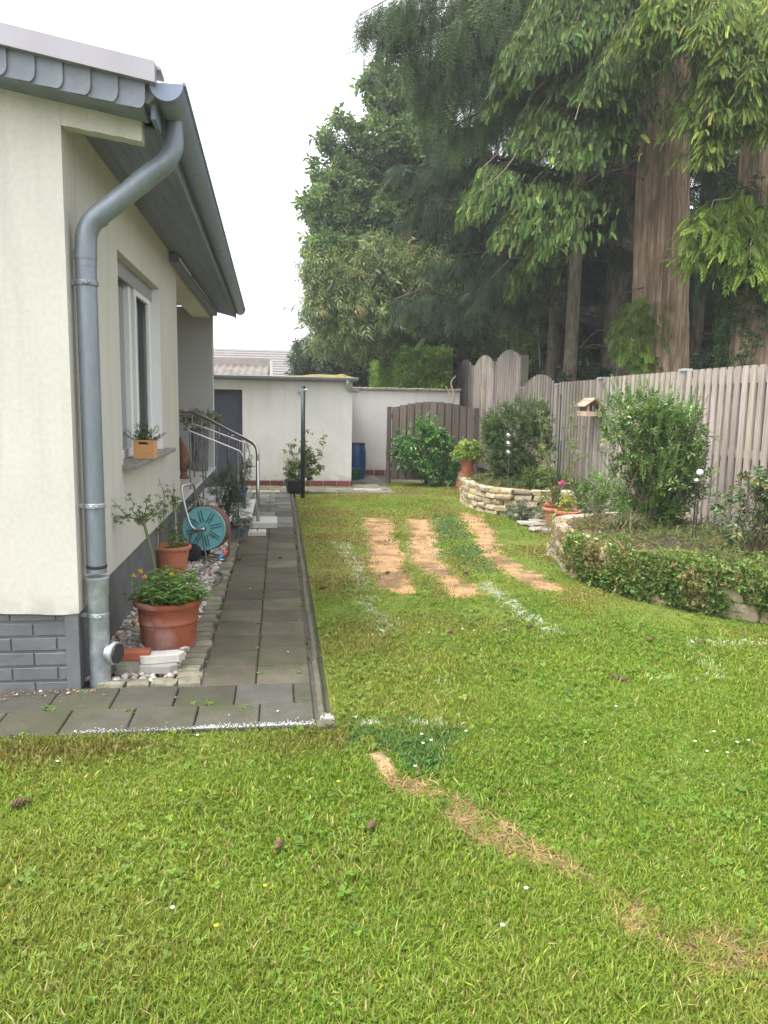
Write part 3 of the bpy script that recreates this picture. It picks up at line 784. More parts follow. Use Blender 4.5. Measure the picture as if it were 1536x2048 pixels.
mb = MB(); mb.box(-2.43, -2.38, 9.4, 10.35, .5, 2.5); dr = mb.build('front_door', M['door'], house)
mb = MB(); mb.tube([(-2.36, 10.25, 1.5), (-2.32, 10.25, 1.5), (-2.32, 10.14, 1.5)], .01, 6); mb.build('handle', M['steel'], dr)
# body of the house behind (other walls and far roof slope)
mb = MB(); mb.box(-9.0, -8.75, GY0 + .25, P1, -.05, 3.0); mb.box(-8.75, -2.65, P1, P1 + .22, -.05, 3.0); mb.build('rear_wall', M['plaster_side'], house)
# window
winp = MB()
fx0 = WX - .155
winp.box(fx0, fx0 + .06, W0, W1, WZ0 + .0, WZ0 + .065); winp.box(fx0, fx0 + .06, W0, W1, WZ1 - .07, WZ1)
winp.box(fx0, fx0 + .06, W0, W0 + .065, WZ0 + .065, WZ1 - .07); winp.box(fx0, fx0 + .06, W1 - .065, W1, WZ0 + .065, WZ1 - .07)
for yc in (W0 + .88,): winp.box(fx0, fx0 + .066, yc - .055, yc + .055, WZ0 + .065, WZ1 - .07)
winp.box(fx0 + .062, fx0 + .085, W1 - .16, W1 - .067, WZ0 + .068, WZ1 - .073); winp.box(fx0 + .062, fx0 + .085, W0 + .97, W0 + 1.05, WZ0 + .068, WZ1 - .073)
winp.box(fx0 + .062, fx0 + .085, W0 + 1.05, W1 - .16, WZ0 + .068, WZ0 + .14); winp.box(fx0 + .062, fx0 + .085, W0 + 1.05, W1 - .16, WZ1 - .15, WZ1 - .073)
win = winp.build('window', M['white_frame'], house)
mb = MB(); mb.box(fx0 + .02, fx0 + .03, W0 + .065, W0 + .825, WZ0 + .065, WZ1 - .07); mb.box(fx0 + .02, fx0 + .03, W0 + .935, W1 - .066, WZ0 + .066, WZ1 - .071); mb.build('pane', M['glass'], win)
mb = MB(); ys = np.linspace(W0 + .02, W1 - .02, 160)
V = [(fx0 - .05 + .018 * sin(y_ * 55) + .008 * sin(y_ * 131), y_, z_) for y_ in ys for z_ in (WZ0, WZ1)]
mb.add(V, [(2 * i, 2 * i + 2, 2 * i + 3, 2 * i + 1) for i in range(len(ys) - 1)]); mb.build('curtain', M['curtain'], win, smooth=True)
mb = MB(); mb.box(fx0 + .067, fx0 + .09, W0 + .005, W1 - .005, WZ1 - .11, WZ1 - .001); mb.build('shutter_box', mat('shutter_box_grey', (.30, .30, .32), .6), win)
mb = MB(); mb.box(WX - .155, WX + .001, W1 - .004, W1 + .0, WZ0, WZ1 - .001); mb.build('reveal', M['white_frame'], win)
mb = MB(); mb.box(WX - .155, WX + .001, W0, W0 + .004, WZ0, WZ1 - .001); mb.build('reveal', M['white_frame'], win)
mb = MB(); mb.rbox((WX - .035, (5.235 + 7.42) / 2 - .10, WZ0 - .032), (.25, 1.98, .032), 0, .006); mb.build('sill', M['sill'], win)
mb = MB(); mb.box(WX - .9, WX - .88, W0 - .3, W1 + .3, .5, 2.6); mb.build('dark_room', mat('room_interior', (.12, .11, .10), .9), win)
# roof
mb = MB(); RY0, RY1 = 3.865, 12.62
def gx_(y): return -.436 - .108 * (y - 3.85) / 8.75     # gutter line closes in slightly
pf = lambda y: [(gx_(y) - .075, 2.93), (-5.0, roofz(-5.0) + .045), (-9.4, roofz(-.6) + .0), (-9.4, roofz(-.6) - .08), (-5.0, roofz(-5) - .04), (gx_(y) - .16, 2.845)]
A_, B_ = pf(RY0), pf(RY1); nA = len(A_)
mb.add([(p[0], RY0, p[1]) for p in A_] + [(p[0], RY1, p[1]) for p in B_], [tuple(range(nA)), tuple(range(2 * nA - 1, nA - 1, -1))] + [(i, i + nA, (i + 1) % nA + nA, (i + 1) % nA) for i in range(nA)])
roof = mb.build('roof', M['roof'], house)
mb = MB()   # soffit boards sloping with the rafters
for k_ in range(5):
    u0, u1 = k_ / 5, (k_ + 1) / 5 - .004
    q = []
    for y in (GY0 + .085, RY1 - .05):
        xo = gx_(y) - .13
        for u in (u0, u1): q.append((WX + (xo - WX) * u, y, 2.888 - .085 * u))
    v = np.array(q); v2 = v + [0, 0, .012]
    mb.add(np.concatenate([v, v2]), [(0, 2, 3, 1), (4, 5, 7, 6), (0, 1, 5, 4), (2, 6, 7, 3), (1, 3, 7, 5), (0, 4, 6, 2)])
mb.build('soffit', M['soffit'], roof)
mb = MB()   # fascia board behind gutter
q = [(gx_(y) - .135, y, z) for y in (3.9, RY1 - .02) for z in (2.79, 2.935)]
v = np.array(q); v2 = v + [-.02, 0, 0]; mb.add(np.concatenate([v, v2]), [(0, 1, 3, 2), (4, 6, 7, 5), (0, 4, 5, 1), (2, 3, 7, 6), (0, 2, 6, 4), (1, 5, 7, 3)])
mb.build('fascia', M['soffit'], roof)
def slope_strip(mb, x0, x1, y0, y1, dz0, dz1):
    z0, z1 = roofz(x0), roofz(x1)
    v = [(x0, y0, z0 + dz0), (x1, y0, z1 + dz0), (x1, y1, z1 + dz0), (x0, y1, z0 + dz0), (x0, y0, z0 + dz1), (x1, y0, z1 + dz1), (x1, y1, z1 + dz1), (x0, y1, z0 + dz1)]
    mb.add(v, [(0, 3, 2, 1), (4, 5, 6, 7), (0, 1, 5, 4), (1, 2, 6, 5), (2, 3, 7, 6), (3, 0, 4, 7)])
mb = MB(); slope_strip(mb, -5.0, -.556, 3.80, 3.862, .018, .108); slope_strip(mb, -5.0, -.54, 3.862, 4.0, .096, .112); mb.build('verge_trim', M['verge'], roof)
mb = MB()   # row of verge slates, each overlapping its left neighbour, lower right corner clipped
x = -.605
while x > -4.6:
    w = .118; x0, x1 = x - w - .045, x; L_ = x1 - x0
    pts = [(x0, roofz(x0) + .03), (x1, roofz(x1) + .03)] + [(x0 + L_ * u, roofz(x0 + L_ * u) + d_) for u, d_ in ((1, -.050), (.985, -.066), (.95, -.080), (.90, -.091), (.84, -.098), (0, -.1))]
    yf = lambda xx: 3.846 - .016 * (xx - x0) / L_
    V = [(p[0], yf(p[0]), p[1]) for p in pts] + [(p[0], yf(p[0]) + .006, p[1]) for p in pts]; n_ = len(pts)
    mb.add(V, [tuple(range(n_)), tuple(range(2 * n_ - 1, n_ - 1, -1))] + [(i, i + n_, (i + 1) % n_ + n_, (i + 1) % n_) for i in range(n_)]); x -= w
mb.build('verge_slates', M['slate'], roof)
mb = MB(); slope_strip(mb, -5, -.62, 3.856, 4.026, -.097, .015); mb.build('barge_board', M['slate'], roof)
# crumbly plastered end of the eaves box
xs = np.linspace(WX + .006, -.655, 40); zb = 2.785 - (xs - WX) * .14 + .006 * (vnoise(xs, xs, .03) - .5) - .004
mb = MB(); V = []; Fq = []
for xx, zz in zip(xs, zb): V += [(xx, 4.0235, zz), (xx, 4.0235, roofz(xx) - .05), (xx, 4.11, zz), (xx, 4.11, roofz(xx) - .05)]
for i in range(len(xs) - 1): a, b = i * 4, i * 4 + 4; Fq += [(a, b, b + 1, a + 1), (a + 2, a + 3, b + 3, b + 2), (a, a + 2, b + 2, b), (a + 1, b + 1, b + 3, a + 3)]
n_ = (len(xs) - 1) * 4; Fq += [(n_, n_ + 2, n_ + 3, n_ + 1), (0, 1, 3, 2)]
mb.add(V, Fq); mb.build('eaves_end', M['plaster'], roof)
# gutter: half round, open top, with end caps
mb = MB(); GR = .077; seg = 16; ys = np.linspace(3.845, 12.66, 24); V = []
for y in ys:
    cx_ = gx_(y) - GR
    for rr in (GR, GR - .006):
        for s_ in range(seg + 1):
            a = pi + pi * s_ / seg; V.append((cx_ + rr * cos(a), y, 2.93 + rr * sin(a)))
Fq = []; k_ = 2 * (seg + 1)
for i in range(len(ys) - 1):
    for s_ in range(seg):
        a = i * k_ + s_; Fq.append((a, a + k_, a + k_ + 1, a + 1)); b = a + seg + 1; Fq.append((b, b + 1, b + k_ + 1, b + k_))
mb.add(V, Fq)
for y in (3.845, 12.66):
    cx_ = gx_(y) - GR; pts = [(cx_ + GR * cos(pi + pi * s_ / seg), 2.93 + GR * sin(pi + pi * s_ / seg)) for s_ in range(seg + 1)]
    mb.prism(pts, y - .004, y + .004, 'y')
mb.tube([(gx_(y) + .002, y, 2.932) for y in ys], .009, 8)
gut = mb.build('gutter', M['gutter'], house); smooth_by_angle(gut, 40)
mb = MB()
px = [(-.516, 4.13, 2.86), (-.518, 4.13, 2.80), (-.522, 4.13, 2.74), (-.56, 4.12, 2.665), (-.64, 4.12, 2.60), (-.80, 4.12, 2.465), (-.905, 4.12, 2.38), (-.945, 4.12, 2.31), (-.953, 4.12, 2.22), (-.955, 4.12, 2.15)]
mb.tube(px, [.040, .047, .05, .052, .052, .052, .052, .052], 20, smoothn=34)
mb.tube([(-.955, 4.12, 2.17), (-.953, 4.12, .60)], .0505, 20)
mb.tube([(-.955, 4.12, 2.225), (-.955, 4.12, 2.185)], .0545, 20); mb.tube([(-.66, 4.12, 2.583), (-.69, 4.12, 2.558)], .0545, 20); mb.tube([(-.87, 4.12, 2.405), (-.895, 4.12, 2.387)], .0545, 20)
dp = mb.build('downpipe', M['pipe'], house); smooth_by_angle(dp, 40)
mb = MB(); mb.lathe([(.0535, -.06), (.0535, .47), (.058, .49), (.058, .555), (.062, .565), (.062, .575), (.054, .578)], (-.953, 4.12, 0), 24)
mb.lathe([(.045, 0), (.045, .03), (.062, .034), (.062, .045), (.055, .052)], (-.905, 4.10, .17), 24, axis=(.93, -.36, .0))
o = mb.build('standpipe', M['galv'], dp); smooth_by_angle(o, 40)
mb = MB(); mb.lathe([(.0515, .625), (.0535, .63), (.0535, .638), (.0515, .642)], (-.953, 4.12, 0), 24); mb.build('seal_ring', M['black'], dp); mb = MB(); mb.lathe([(.052, 0), (.052, .006)], (-.853, 4.08, .17), 20, axis=(.93, -.36, 0)); mb.build('inspection_lid', M['black'], dp)
for zz in (2.07, .955, .375):
    mb = MB(); mb.lathe([(.0545, -.013), (.0565, -.008), (.0565, .008), (.0545, .013)], (-.954, 4.12, zz), 24)
    mb.box(-1.045, -.995, 4.105, 4.135, zz - .01, zz + .01); mb.box(-.95, -.935, 4.05, 4.075, zz - .009, zz + .009); mb.tube([(-.96, 4.06, zz), (-.925, 4.055, zz)], .005, 6)
    mb.build('clamp', M['galv'] if zz < 1 else M['pipe'], dp)
mb = MB(); mb.rbox((WX + .045, 9.95, 2.785), (.08, 4.6, .085), 0, .01); aw = mb.build('awning_cassette', M['soffit'], house)
mb = MB(); mb.box(WX + .087, WX + .093, 7.72, 8.7, 2.815, 2.84); mb.box(WX + .087, WX + .090, 8.9, 12.2, 2.825, 2.833); mb.build('trim_strip', M['white_frame'], aw)
# porch floor and steps
steps = empty('entrance_steps', 'white stone entrance steps with grey sides leading up to the porch', 'steps', (-.8, 9.9, 0))
def step(x0, x1, y0, y1, z0, z1):
    mb = MB(); mb.box(x0, x1 - .02, y0 + .02, y1 - .02, z0, z1 - .035); b = mb.build('step', M['grey_paint'], steps)
    mb = MB(); mb.rbox(((x0 + x1) / 2, (y0 + y1) / 2, z1 - .034), (x1 - x0, y1 - y0, .034), 0, .005); mb.build('tread', M['tile_white'], b)
step(-.74, -.335, 8.72, 10.9, -.04, .155); step(-1.02, -.72, 8.75, 10.9, -.04, .32); step(-2.44, -1.0, 8.22, 12.32, -.04, .485)
mb = MB(); mb.box(-.74, -.352, 8.722, 8.745, -.03, .12); mb.box(-1.0, -.74, 8.755, 8.775, 0, .28); mb.build('side_facing', M['grey_paint'], steps)
# railings on the steps
def railing(Y, pts_top, pts_bot, ybar, curl, post):
    mb = MB(); mb.tube(pts_top, .011, 8, smoothn=30); rl = mb.build('railing', M['steel'], steps, smooth=True)
    mb = MB(); mb.tube(pts_bot, .008, 8); mb.build('bottom_rail', M['steel'], rl, smooth=True)
    T0, T1 = np.array(pts_top[0]), np.array(pts_top[1]); B0, B1 = np.array(pts_bot[0]), np.array(pts_bot[1])
    for i in range(ybar):
        u = (i + .5) / ybar; a = T0 + (T1 - T0) * u; b = B0 + (B1 - B0) * u; b[0] = a[0]
        m_ = (a + b) / 2; d = (a - b)
        mb = MB(); w = .010 if i % 2 == 0 else .0
        path = [b + d * t + np.array([w * sin(t * 2 * pi * 2) * (1 if .2 < t < .8 else 0), 0, 0]) for t in np.linspace(0, 1, 14)]
        rad = [.0085 if not (.44 < t < .60) else .014 for t in np.linspace(0, 1, 14)]
        mb.tube(path, rad, 6); mb.build('baluster', M['darksteel'], rl, smooth=True)
    mb = MB(); mb.tube(post, .011, 8); mb.lathe([(.026, 0), (.026, .008)], post[-1], 14); mb.build('post', M['darksteel'], rl, smooth=True)
    mb = MB(); mb.tube(curl, .006, 6, smoothn=24); mb.build('scroll', M['darksteel'], rl, smooth=True)
railing(9.1, [(-1.10, 9.1, 1.185), (-.52, 9.1, .955), (-.455, 9.1, .915), (-.425, 9.1, .86), (-.425, 9.1, .80)], [(-1.10, 9.1, .46), (-.49, 9.1, .235)], 4,
        [(-.425, 9.1, .80), (-.44, 9.1, .74), (-.475, 9.1, .68), (-.485, 9.1, .60), (-.47, 9.1, .52)], [(-.487, 9.1, .94), (-.487, 9.1, .155)])
railing(9.9, [(-1.14, 9.9, 1.24), (-.44, 9.9, .985), (-.40, 9.9, .94), (-.385, 9.9, .88)], [(-1.0, 9.9, .57), (-.46, 9.9, .33)], 5,
        [(-.385, 9.9, .88), (-.39, 9.9, .80), (-.43, 9.9, .70), (-.44, 9.9, .60), (-.41, 9.9, .53)], [(-.445, 9.9, .985), (-.445, 9.9, .155)])
mb = MB(); mb.tube([(-1.35, 9.9, 1.345), (-1.15, 9.9, 1.345), (-1.03, 9.86, 1.335), (-.55, 9.58, 1.115), (-.345, 9.45, 1.02), (-.285, 9.40, .965), (-.268, 9.38, .89), (-.267, 9.38, .80)], .0215, 14, smoothn=50)
mb.tube([(-.267, 9.38, .81), (-.267, 9.38, .0)], .0215, 14); hr = mb.build('handrail', M['steel'], steps, smooth=True)
mb = MB(); mb.lathe([(.055, .0), (.055, .012), (.03, .02)], (-.267, 9.38, 0.002), 20); mb.build('base_flange', M['steel'], hr)
for i in range(7):
    u = i / 6; a = np.array([-1.08, 9.87, 1.33]) * (1 - u) + np.array([-.40, 9.49, 1.03]) * u
    mb = MB(); mb.tube([a, a - [0, 0, .13]], .0055, 6); mb.build('stub', M['steel'], hr)
# blocks lying by the steps
for nm, lab, c_, s_, m_ in (('stone_slab', 'thin pale slab lying on the paving beside the handrail post', (-.20, 9.52, .0), (.33, .52, .065), 'concrete_l'),
                            ('edging_block', 'left one of two small pale blocks in front of the handrail post', (-.312, 8.79, .0), (.10, .16, .055), 'concrete_l'),
                            ('edging_block', 'right one of two small pale blocks in front of the handrail post', (-.208, 8.79, .0), (.10, .16, .055), 'concrete_l')):
    mb = MB(); mb.rbox(c_, s_, .0, .014 if 'edging' in nm else .006); tag(mb.build(nm, M[m_]), lab, 'stone block')
# goose figure and planters in the porch
mb = MB(); g = np.array([-1.26, 10.4, .485])
mb.tube([g + [.0, 0, .10], g + [.0, 0, .22], g + [0, 0, .33], g + [-.01, 0, .42], g + [-.03, 0, .49], g + [-.06, 0, .535], g + [-.10, 0, .53]], [.05, .075, .07, .04, .028, .03, .008], 12, smoothn=24)
mb.tube([g + [-.02, 0, .12], g + [.03, 0, .20], g + [.10, 0, .16], g + [.15, 0, .11]], [.05, .075, .05, .01], 10, smoothn=12)
mb.lathe([(.075, 0), (.07, .02), (.04, .05), (.045, .11)], g, 14)
tag(mb.build('goose_figure', M['figure'], smooth=True), 'terracotta goose figure standing on the porch floor', 'figurine')

# =================================================================== plant helpers
def pot(name, label, c, r0, r1, h, m='terracotta', rim=.02, rimh=.035, saucer=False, group=None, sy=1.0, seg=36, band=False):
    t = empty(name, label, 'flower pot', c, group)
    mb = MB(); prof = [(r0 * .96, 0), (r0, .006)]
    for i in range(1, 8):
        u = i / 7; prof.append((r0 + (r1 - r0) * u ** .9, h * u * (1 - rimh / h)))
    if band:
        f_ = lambda u: r0 + (r1 - r0) * (u / (1 - rimh / h)) ** .9; prof = [p for p in prof if not .54 < p[1] / h < .66] + [(f_(u) + q, h * u) for u, q in ((.56, 0), (.572, .004), (.584, .0005), (.597, .004), (.61, .0))]
        prof.sort(key=lambda p: p[1])
    prof += [(r1 + rim, h - rimh), (r1 + rim + .004, h - rimh * .6), (r1 + rim + .002, h - .004), (r1 + rim - .006, h), (r1 - .008, h), (r1 - .014, h - .05)]
    mb.lathe(prof, c, seg, sy=sy, caps=False); mb.lathe([(r0 * .95, .001), (.001, .001)], c, seg, sy=sy, caps=False)
    o = mb.build('body', M[m], t); smooth_by_angle(o, 50)
    mb = MB(); mb.lathe([(r1 - .010, h - .045), (r1 * .6, h - .03), (.002, h - .028)], c, 24, sy=sy, caps=False); mb.build('soil', M['soil'], t, smooth=True)
    if saucer:
        mb = MB(); mb.lathe([(r0 * 1.15, -.018), (r0 * 1.4, .008), (r0 * 1.36, .010), (r0 * 1.1, -.008)], c, 28); mb.build('saucer', M[m], t, smooth=True)
    return t
def pal_fn(a, b, v=.18, extra=None, pe=.06):
    return lambda n, r: palette(n, r, a, b, v, extra, pe)
def stems(mb, base, tips, r0, r1, r, bend=.08, seg=5):
    for tp in tips:
        b = np.array(base) + r.normal(0, .02, 3) * [1, 1, 0]; tp = np.array(tp); L = np.linalg.norm(tp - b)
        m1 = b + (tp - b) * .35 + r.normal(0, bend * L, 3); m2 = b + (tp - b) * .7 + r.normal(0, bend * L * .7, 3)
        mb.tube([b, m1, m2, tp], [r0, r1], seg, caps=False, smoothn=7)
def bush(name, label, base, blobs, T, size, dens, pal, seed, cat='bush', nst=14, m='leaf', gap=.38, sr=.008, shell=.3, group=None, up=.25, smat='twig', spikes=0):
    r = np.random.default_rng(seed); t = empty(name, label, cat, base, group)
    mb = MB(); tips = []
    for c, rad in blobs:
        for q in range(max(3, nst // len(blobs))):
            u = norm(r.normal(0, 1, (1, 3)))[0]; u[2] = abs(u[2]) * .8 + .1; tips.append(np.array(c) + u * np.array(rad) * r.uniform(.55, 1.02))
    stems(mb, base, tips, sr, sr * .3, r); mb.build('stem', M[smat], t)
    mb = MB(); blob_crown(mb, blobs, T, size, dens, pal, seed, shell=shell, gap=gap, outw=.5, down=-up)
    if spikes:
        for (c, rad) in blobs:
            for q in range(spikes):
                u = norm(r.normal(0, 1, (1, 3)))[0]; u[2] = abs(u[2]) * .9 + .2
                p0 = np.array(c) + u * np.array(rad) * .85; L = r.uniform(.5, 1.1) * size * 2.6; d = norm((u * .6 + np.array([0, 0, .9]))[None])[0]
                k = 6; tt = np.linspace(0, 1, k)[:, None]; P = p0 + d * L * tt
                D = np.tile(d, (k, 1)) + r.normal(0, .15, (k, 3)); X_, Y_, Z_ = frames(D, r)
                mb.stamp(T, P, X_, Y_, Z_, (size * (1 - .4 * tt[:, 0]) * .8)[:, None], pal(k, r) * 1.15)
    mb.build('foliage', M[m], t, color=True); return t

# pots along the house wall
big = pot('flower_pot', 'large glazed terracotta pot with white bloom, full of yellow flowers, by the downpipe', (-.675, 4.70, .0), .155, .185, .31, 'terra_old', rim=.018, rimh=.03, band=True, seg=48)
r = np.random.default_rng(41)
t = empty('potted_plant', 'leafy green plant with small yellow flowers growing from the large glazed pot', 'plant', (-.675, 4.70, .28))
mb = MB(); mbl = MB(); tips = []
for q in range(46):
    a = r.uniform(0, 2 * pi); rr = .175 * math.sqrt(r.random()); b = np.array([-.675 + cos(a) * rr, 4.70 + sin(a) * rr, .285]); h_ = r.uniform(.07, .19) * (1.25 - rr * 2.2)
    lean = np.array([cos(a), sin(a), 0]) * rr * .45; tp = b + lean + [0, 0, h_]; mb.tube([b, (b + tp) / 2 + lean * .1, tp], .003, 5, caps=False); tips.append(tp)
    k = 9; tt = np.linspace(.2, 1, k)
    for s_ in tt:
        p = b + (tp - b) * s_; aa = s_ * 23 + q; d = np.array([[cos(aa), sin(aa), .35 - .2 * s_]]); X_, Y_, Z_ = frames(d, r, .1)
        mbl.stamp(tmpl(leaf_pts((0, 0, 0), (1, 0, 0), (0, 1, 0), (0, 0, 1), 1, .46, .25, .15), [(0, 1, 2, 3)], [.8, 1, 1.1, 1]), p[None], X_, Y_, Z_, np.array([[r.uniform(.05, .078)]]), palette(1, r, (.11, .22, .05), (.18, .31, .07), .15))
mb.build('stem', M['stem_green'], t); mbl.build('foliage', M['leaf'], t, color=True)
for (x_, y_) in ((281, 1143), (268, 1152), (289, 1153), (344, 1150)):
    p = atY(x_, y_, 4.66); mb = MB(); mb.tube([p - [0, 0, .10], p], .0022, 5, col=(.1, .17, .05))
    for q in range(26):
        d = norm(r.normal(0, 1, (1, 3)) * [1, 1, .8])[0]; e = np.cross(d, [0, 0, 1.]) ; mb.add([p, p + d * .013 + e * .006, p + d * .019, p + d * .013 - e * .006], [(0, 1, 2, 3)], (.75, .45, .01))
    mb.build('blossom', M['petal'], t, color=True)
# red brick, stones beside the cleanout
def stone(name, lab, c, size, rot, m, col=(1, 1, 1), kind='brick'):
    mb = MB(); rr = np.random.default_rng(int(c[0] * -1000)); 
    if m == 'concrete' or m == 'brick_red': mb.rbox(c, size, rot, .008)
    else: block(mb, (c[0], c[1], c[2] + size[2] / 2), size, rot, col, rr, .04)
    return tag(mb.build(name, M[m], color=True, smooth=(m == 'cobble')), lab, kind)
stone('granite_stone', 'rough grey stone under the red brick beside the downpipe', (-.83, 4.24, .0), (.13, .10, .075), .05, 'cobble', (.2, .19, .15), 'stone')
stone('red_brick', 'red brick lying on a grey stone beside the downpipe', (-.80, 4.27, .078), (.17, .075, .05), .04, 'brick_red', kind='brick')
for nm, lab, cz, rot, off in (('concrete_stone', 'lower grey concrete stone, half under the other one, in front of the large pot', .012, -.12, (-.685, 4.235)),
                              ('concrete_stone', 'upper grey concrete stone with a rounded end in front of the large pot', .058, .17, (-.655, 4.275))):
    pts = [];
    for s_ in range(9): a = pi / 2 + pi * s_ / 8; pts.append((-.08 + .043 * cos(a) * 1.0, .048 * sin(a)))
    pts += [(.09, -.048), (.125, -.0), (.09, .048)]
    pts = [(off[0] + p[0] * cos(rot) - p[1] * sin(rot), off[1] + p[0] * sin(rot) + p[1] * cos(rot)) for p in pts]
    mb = MB(); mb.prism(pts, cz, cz + .045, 'z'); o = tag(mb.build(nm, M['concrete_l'] if cz > .03 else M['concrete']), lab, 'stone block')
    bv = o.modifiers.new('bevel', 'BEVEL'); bv.width = .004; bv.segments = 2
# second pot with a bare rose and stakes
pot('flower_pot', 'orange plastic pot with a thin rose bush and stakes near the hose reel', (-.93, 6.75, .0), .105, .15, .26, 'plastic_pot', rim=.014, rimh=.03)
def sparse_rose(name, lab, base, tips, seed, sz=.05, nl=9, pal=None, stake=None, r0=.006, cat='rose bush', m='leaf', lf=.5):
    r = np.random.default_rng(seed); t = empty(name, lab, cat, base); mb = MB(); ml = MB()
    for tp in tips:
        tp = np.array(tp); b = np.array(base); L = np.linalg.norm(tp - b)
        P = np.array([b, b + (tp - b) * .35 + r.normal(0, .05 * L, 3), b + (tp - b) * .7 + r.normal(0, .06 * L, 3), tp]); mb.tube(P, [r0, r0 * .3], 5, caps=False, smoothn=8)
        n = nl; tt = .3 + .7 * r.random(n); idx = tt * 3; i0 = np.clip(idx.astype(int), 0, 2); fr = (idx - i0)[:, None]; p = P[i0] * (1 - fr) + P[i0 + 1] * fr + r.normal(0, sz * .6, (n, 3))
        X_, Y_, Z_ = frames(r.normal(0, 1, (n, 3)) * [1, 1, .5], r); ml.stamp(T_FEATHER_S if False else T_BIG, p, X_, Y_, Z_, (sz * np.exp(r.normal(0, .25, n)))[:, None], (pal or pal_fn(G_MID, G_LIGHT))(n, r))
    mb.build('stem', M['stem_green'], t)
    if stake is not None:
        for s_ in stake: mb = MB(); mb.tube(s_, .005, 6); mb.build('stake', M['pine'], t)
    ml.build('foliage', M[m], t, color=True); return t, r
pb = np.array([-.93, 6.75, .22])
sparse_rose('rose_bush', 'small rose bush with few leaves in the orange plastic pot', pb, [pb + [-.10, 0, .62], pb + [.02, .03, .58], pb + [.05, -.05, .48], pb + [.10, -.1, .1], pb + [.14, -.12, .0]], 5, .055, 8,
            pal_fn((.09, .17, .05), (.16, .26, .07), .15, (.30, .12, .04), .02), stake=[[pb + [.0, 0, -.1], pb + [.05, .0, .45]], [pb + [-.11, -.05, -.08], pb + [-.105, -.05, .25]]])
# standard rose in front of the wall
sb = np.array([-.74, 4.78, .28]); kn = atY(287, 1042, 4.95)
tips = [atY(215, 990, 4.9), atY(218, 1030, 4.9), atY(250, 985, 5.0), atY(260, 1030, 4.95), atY(300, 990, 5.0), atY(325, 1000, 5.0), atY(342, 1005, 5.05), atY(335, 1020, 4.9), atY(278, 1010, 4.9), atY(310, 1015, 5.1)]
t, r = sparse_rose('standard_rose', 'thin standard rose with arching leafy shoots against the cream wall', kn, tips, 8, .030, 8, pal_fn((.10, .17, .07), (.18, .25, .10), .15), r0=.004)
mb = MB(); mb.tube([sb, sb * .5 + kn * .5 + [.012, 0, 0], kn], [.006, .008, .010], 7, smoothn=14); mb.build('stem', M['stem_green'], t, smooth=True)
mb = MB()
for q in range(22):
    d = norm(r.normal(0, 1, (1, 3)))[0]; mb.tube([kn, kn + d * r.uniform(.02, .045)], [.006, .002], 5, caps=False)
mb.build('graft_knot', M['twig'], t)
# small white ornament on the gravel
mb = MB(); c_ = atZ(366, 1172, .03); block(mb, c_, (.11, .06, .05), .5, (.75, .74, .72), np.random.default_rng(3), .12); tag(mb.build('white_stone', mat('white_stone', (.78, .77, .75), .7), smooth=True), 'white stone lying on the pebbles behind the large pot', 'stone')

# tap on the wall with supply hose
t = empty('garden_tap', 'chrome tap on the cream wall with a red hose coupling', 'tap', (-1.03, 7.0, .72)); tp = np.array([-1.03, 7.0, .70])
mb = MB(); mb.lathe([(.022, 0), (.022, .008), (.01, .012)], tp, 14, axis=(1, 0, 0)); mb.tube([tp, tp + [.06, 0, 0], tp + [.085, 0, -.01], tp + [.09, 0, -.05]], [.011, .012, .011, .011], 10, smoothn=12)
mb.tube([tp + [.04, 0, .01], tp + [.04, 0, .05]], .007, 8); mb.tube([tp + [.015, 0, .055], tp + [.065, 0, .055]], .006, 8); mb.build('body', M['steel'], t, smooth=True)
mb = MB(); mb.lathe([(.014, 0), (.016, .005), (.016, .05), (.013, .055)], tp + [.09, 0, -.10], 14); cpl = mb.build('coupling', M['black'], t, smooth=True)
mb = MB(); mb.lathe([(.014, 0), (.017, .004), (.017, .03), (.015, .034)], tp + [.09, 0, -.135], 14); mb.build('ring', M['red_pl'], cpl, smooth=True)
# hose reel cart
rc = np.array([-.685, 7.35, .315]); ax = norm(np.array([[-.22, -1.0, .05]]))[0]; reel = empty('hose_reel_cart', 'hose reel cart with a turquoise disc and brown hose standing on the pebbles', 'hose reel', (rc[0], rc[1], 0))
sx_ = norm(np.cross([0, 0, 1.], ax)[None])[0]; uz = np.cross(ax, sx_)
mb = MB(); mb.lathe([(.198, .0), (.205, .006), (.205, .014), (.196, .018), (.188, .012), (.02, .010)], rc + ax * .08, 56, axis=ax); mb.lathe([(.2, 0), (.2, .012)], rc - ax * .1, 48, axis=ax)
dsk = mb.build('side_disc', M['turq'], reel); smooth_by_angle(dsk, 30)
fp = rc + ax * .093
for q in range(8):
    for off in (-.013, .013):
        a = q * pi / 4 + .25; d = sx_ * cos(a) + uz * sin(a); e = np.cross(ax, d)
        p0 = fp + d * .06 + e * off; p1 = fp + d * .172 + e * off
        mb = MB(); n_ = ax * .0035
        mb.add([p0 - e * .0045, p1 - e * .0045, p1 + e * .0045, p0 + e * .0045, p0 - e * .0045 + n_, p1 - e * .0045 + n_, p1 + e * .0045 + n_, p0 + e * .0045 + n_], [(3, 2, 1, 0), (4, 5, 6, 7), (0, 1, 5, 4), (1, 2, 6, 5), (2, 3, 7, 6), (3, 0, 4, 7)]); mb.build('rib', M['turq_d'], dsk)
for q in range(4):
    a = q * pi / 2 + .9; d = sx_ * cos(a) + uz * sin(a); mb = MB(); aa = np.linspace(0, 2 * pi, 17); c_ = fp + d * .115; mb.tube([c_ + (sx_ * cos(b_) + uz * sin(b_)) * .014 + ax * .002 for b_ in aa], .0022, 5, caps=False); mb.build('hole_ring', M['turq_d'], dsk)
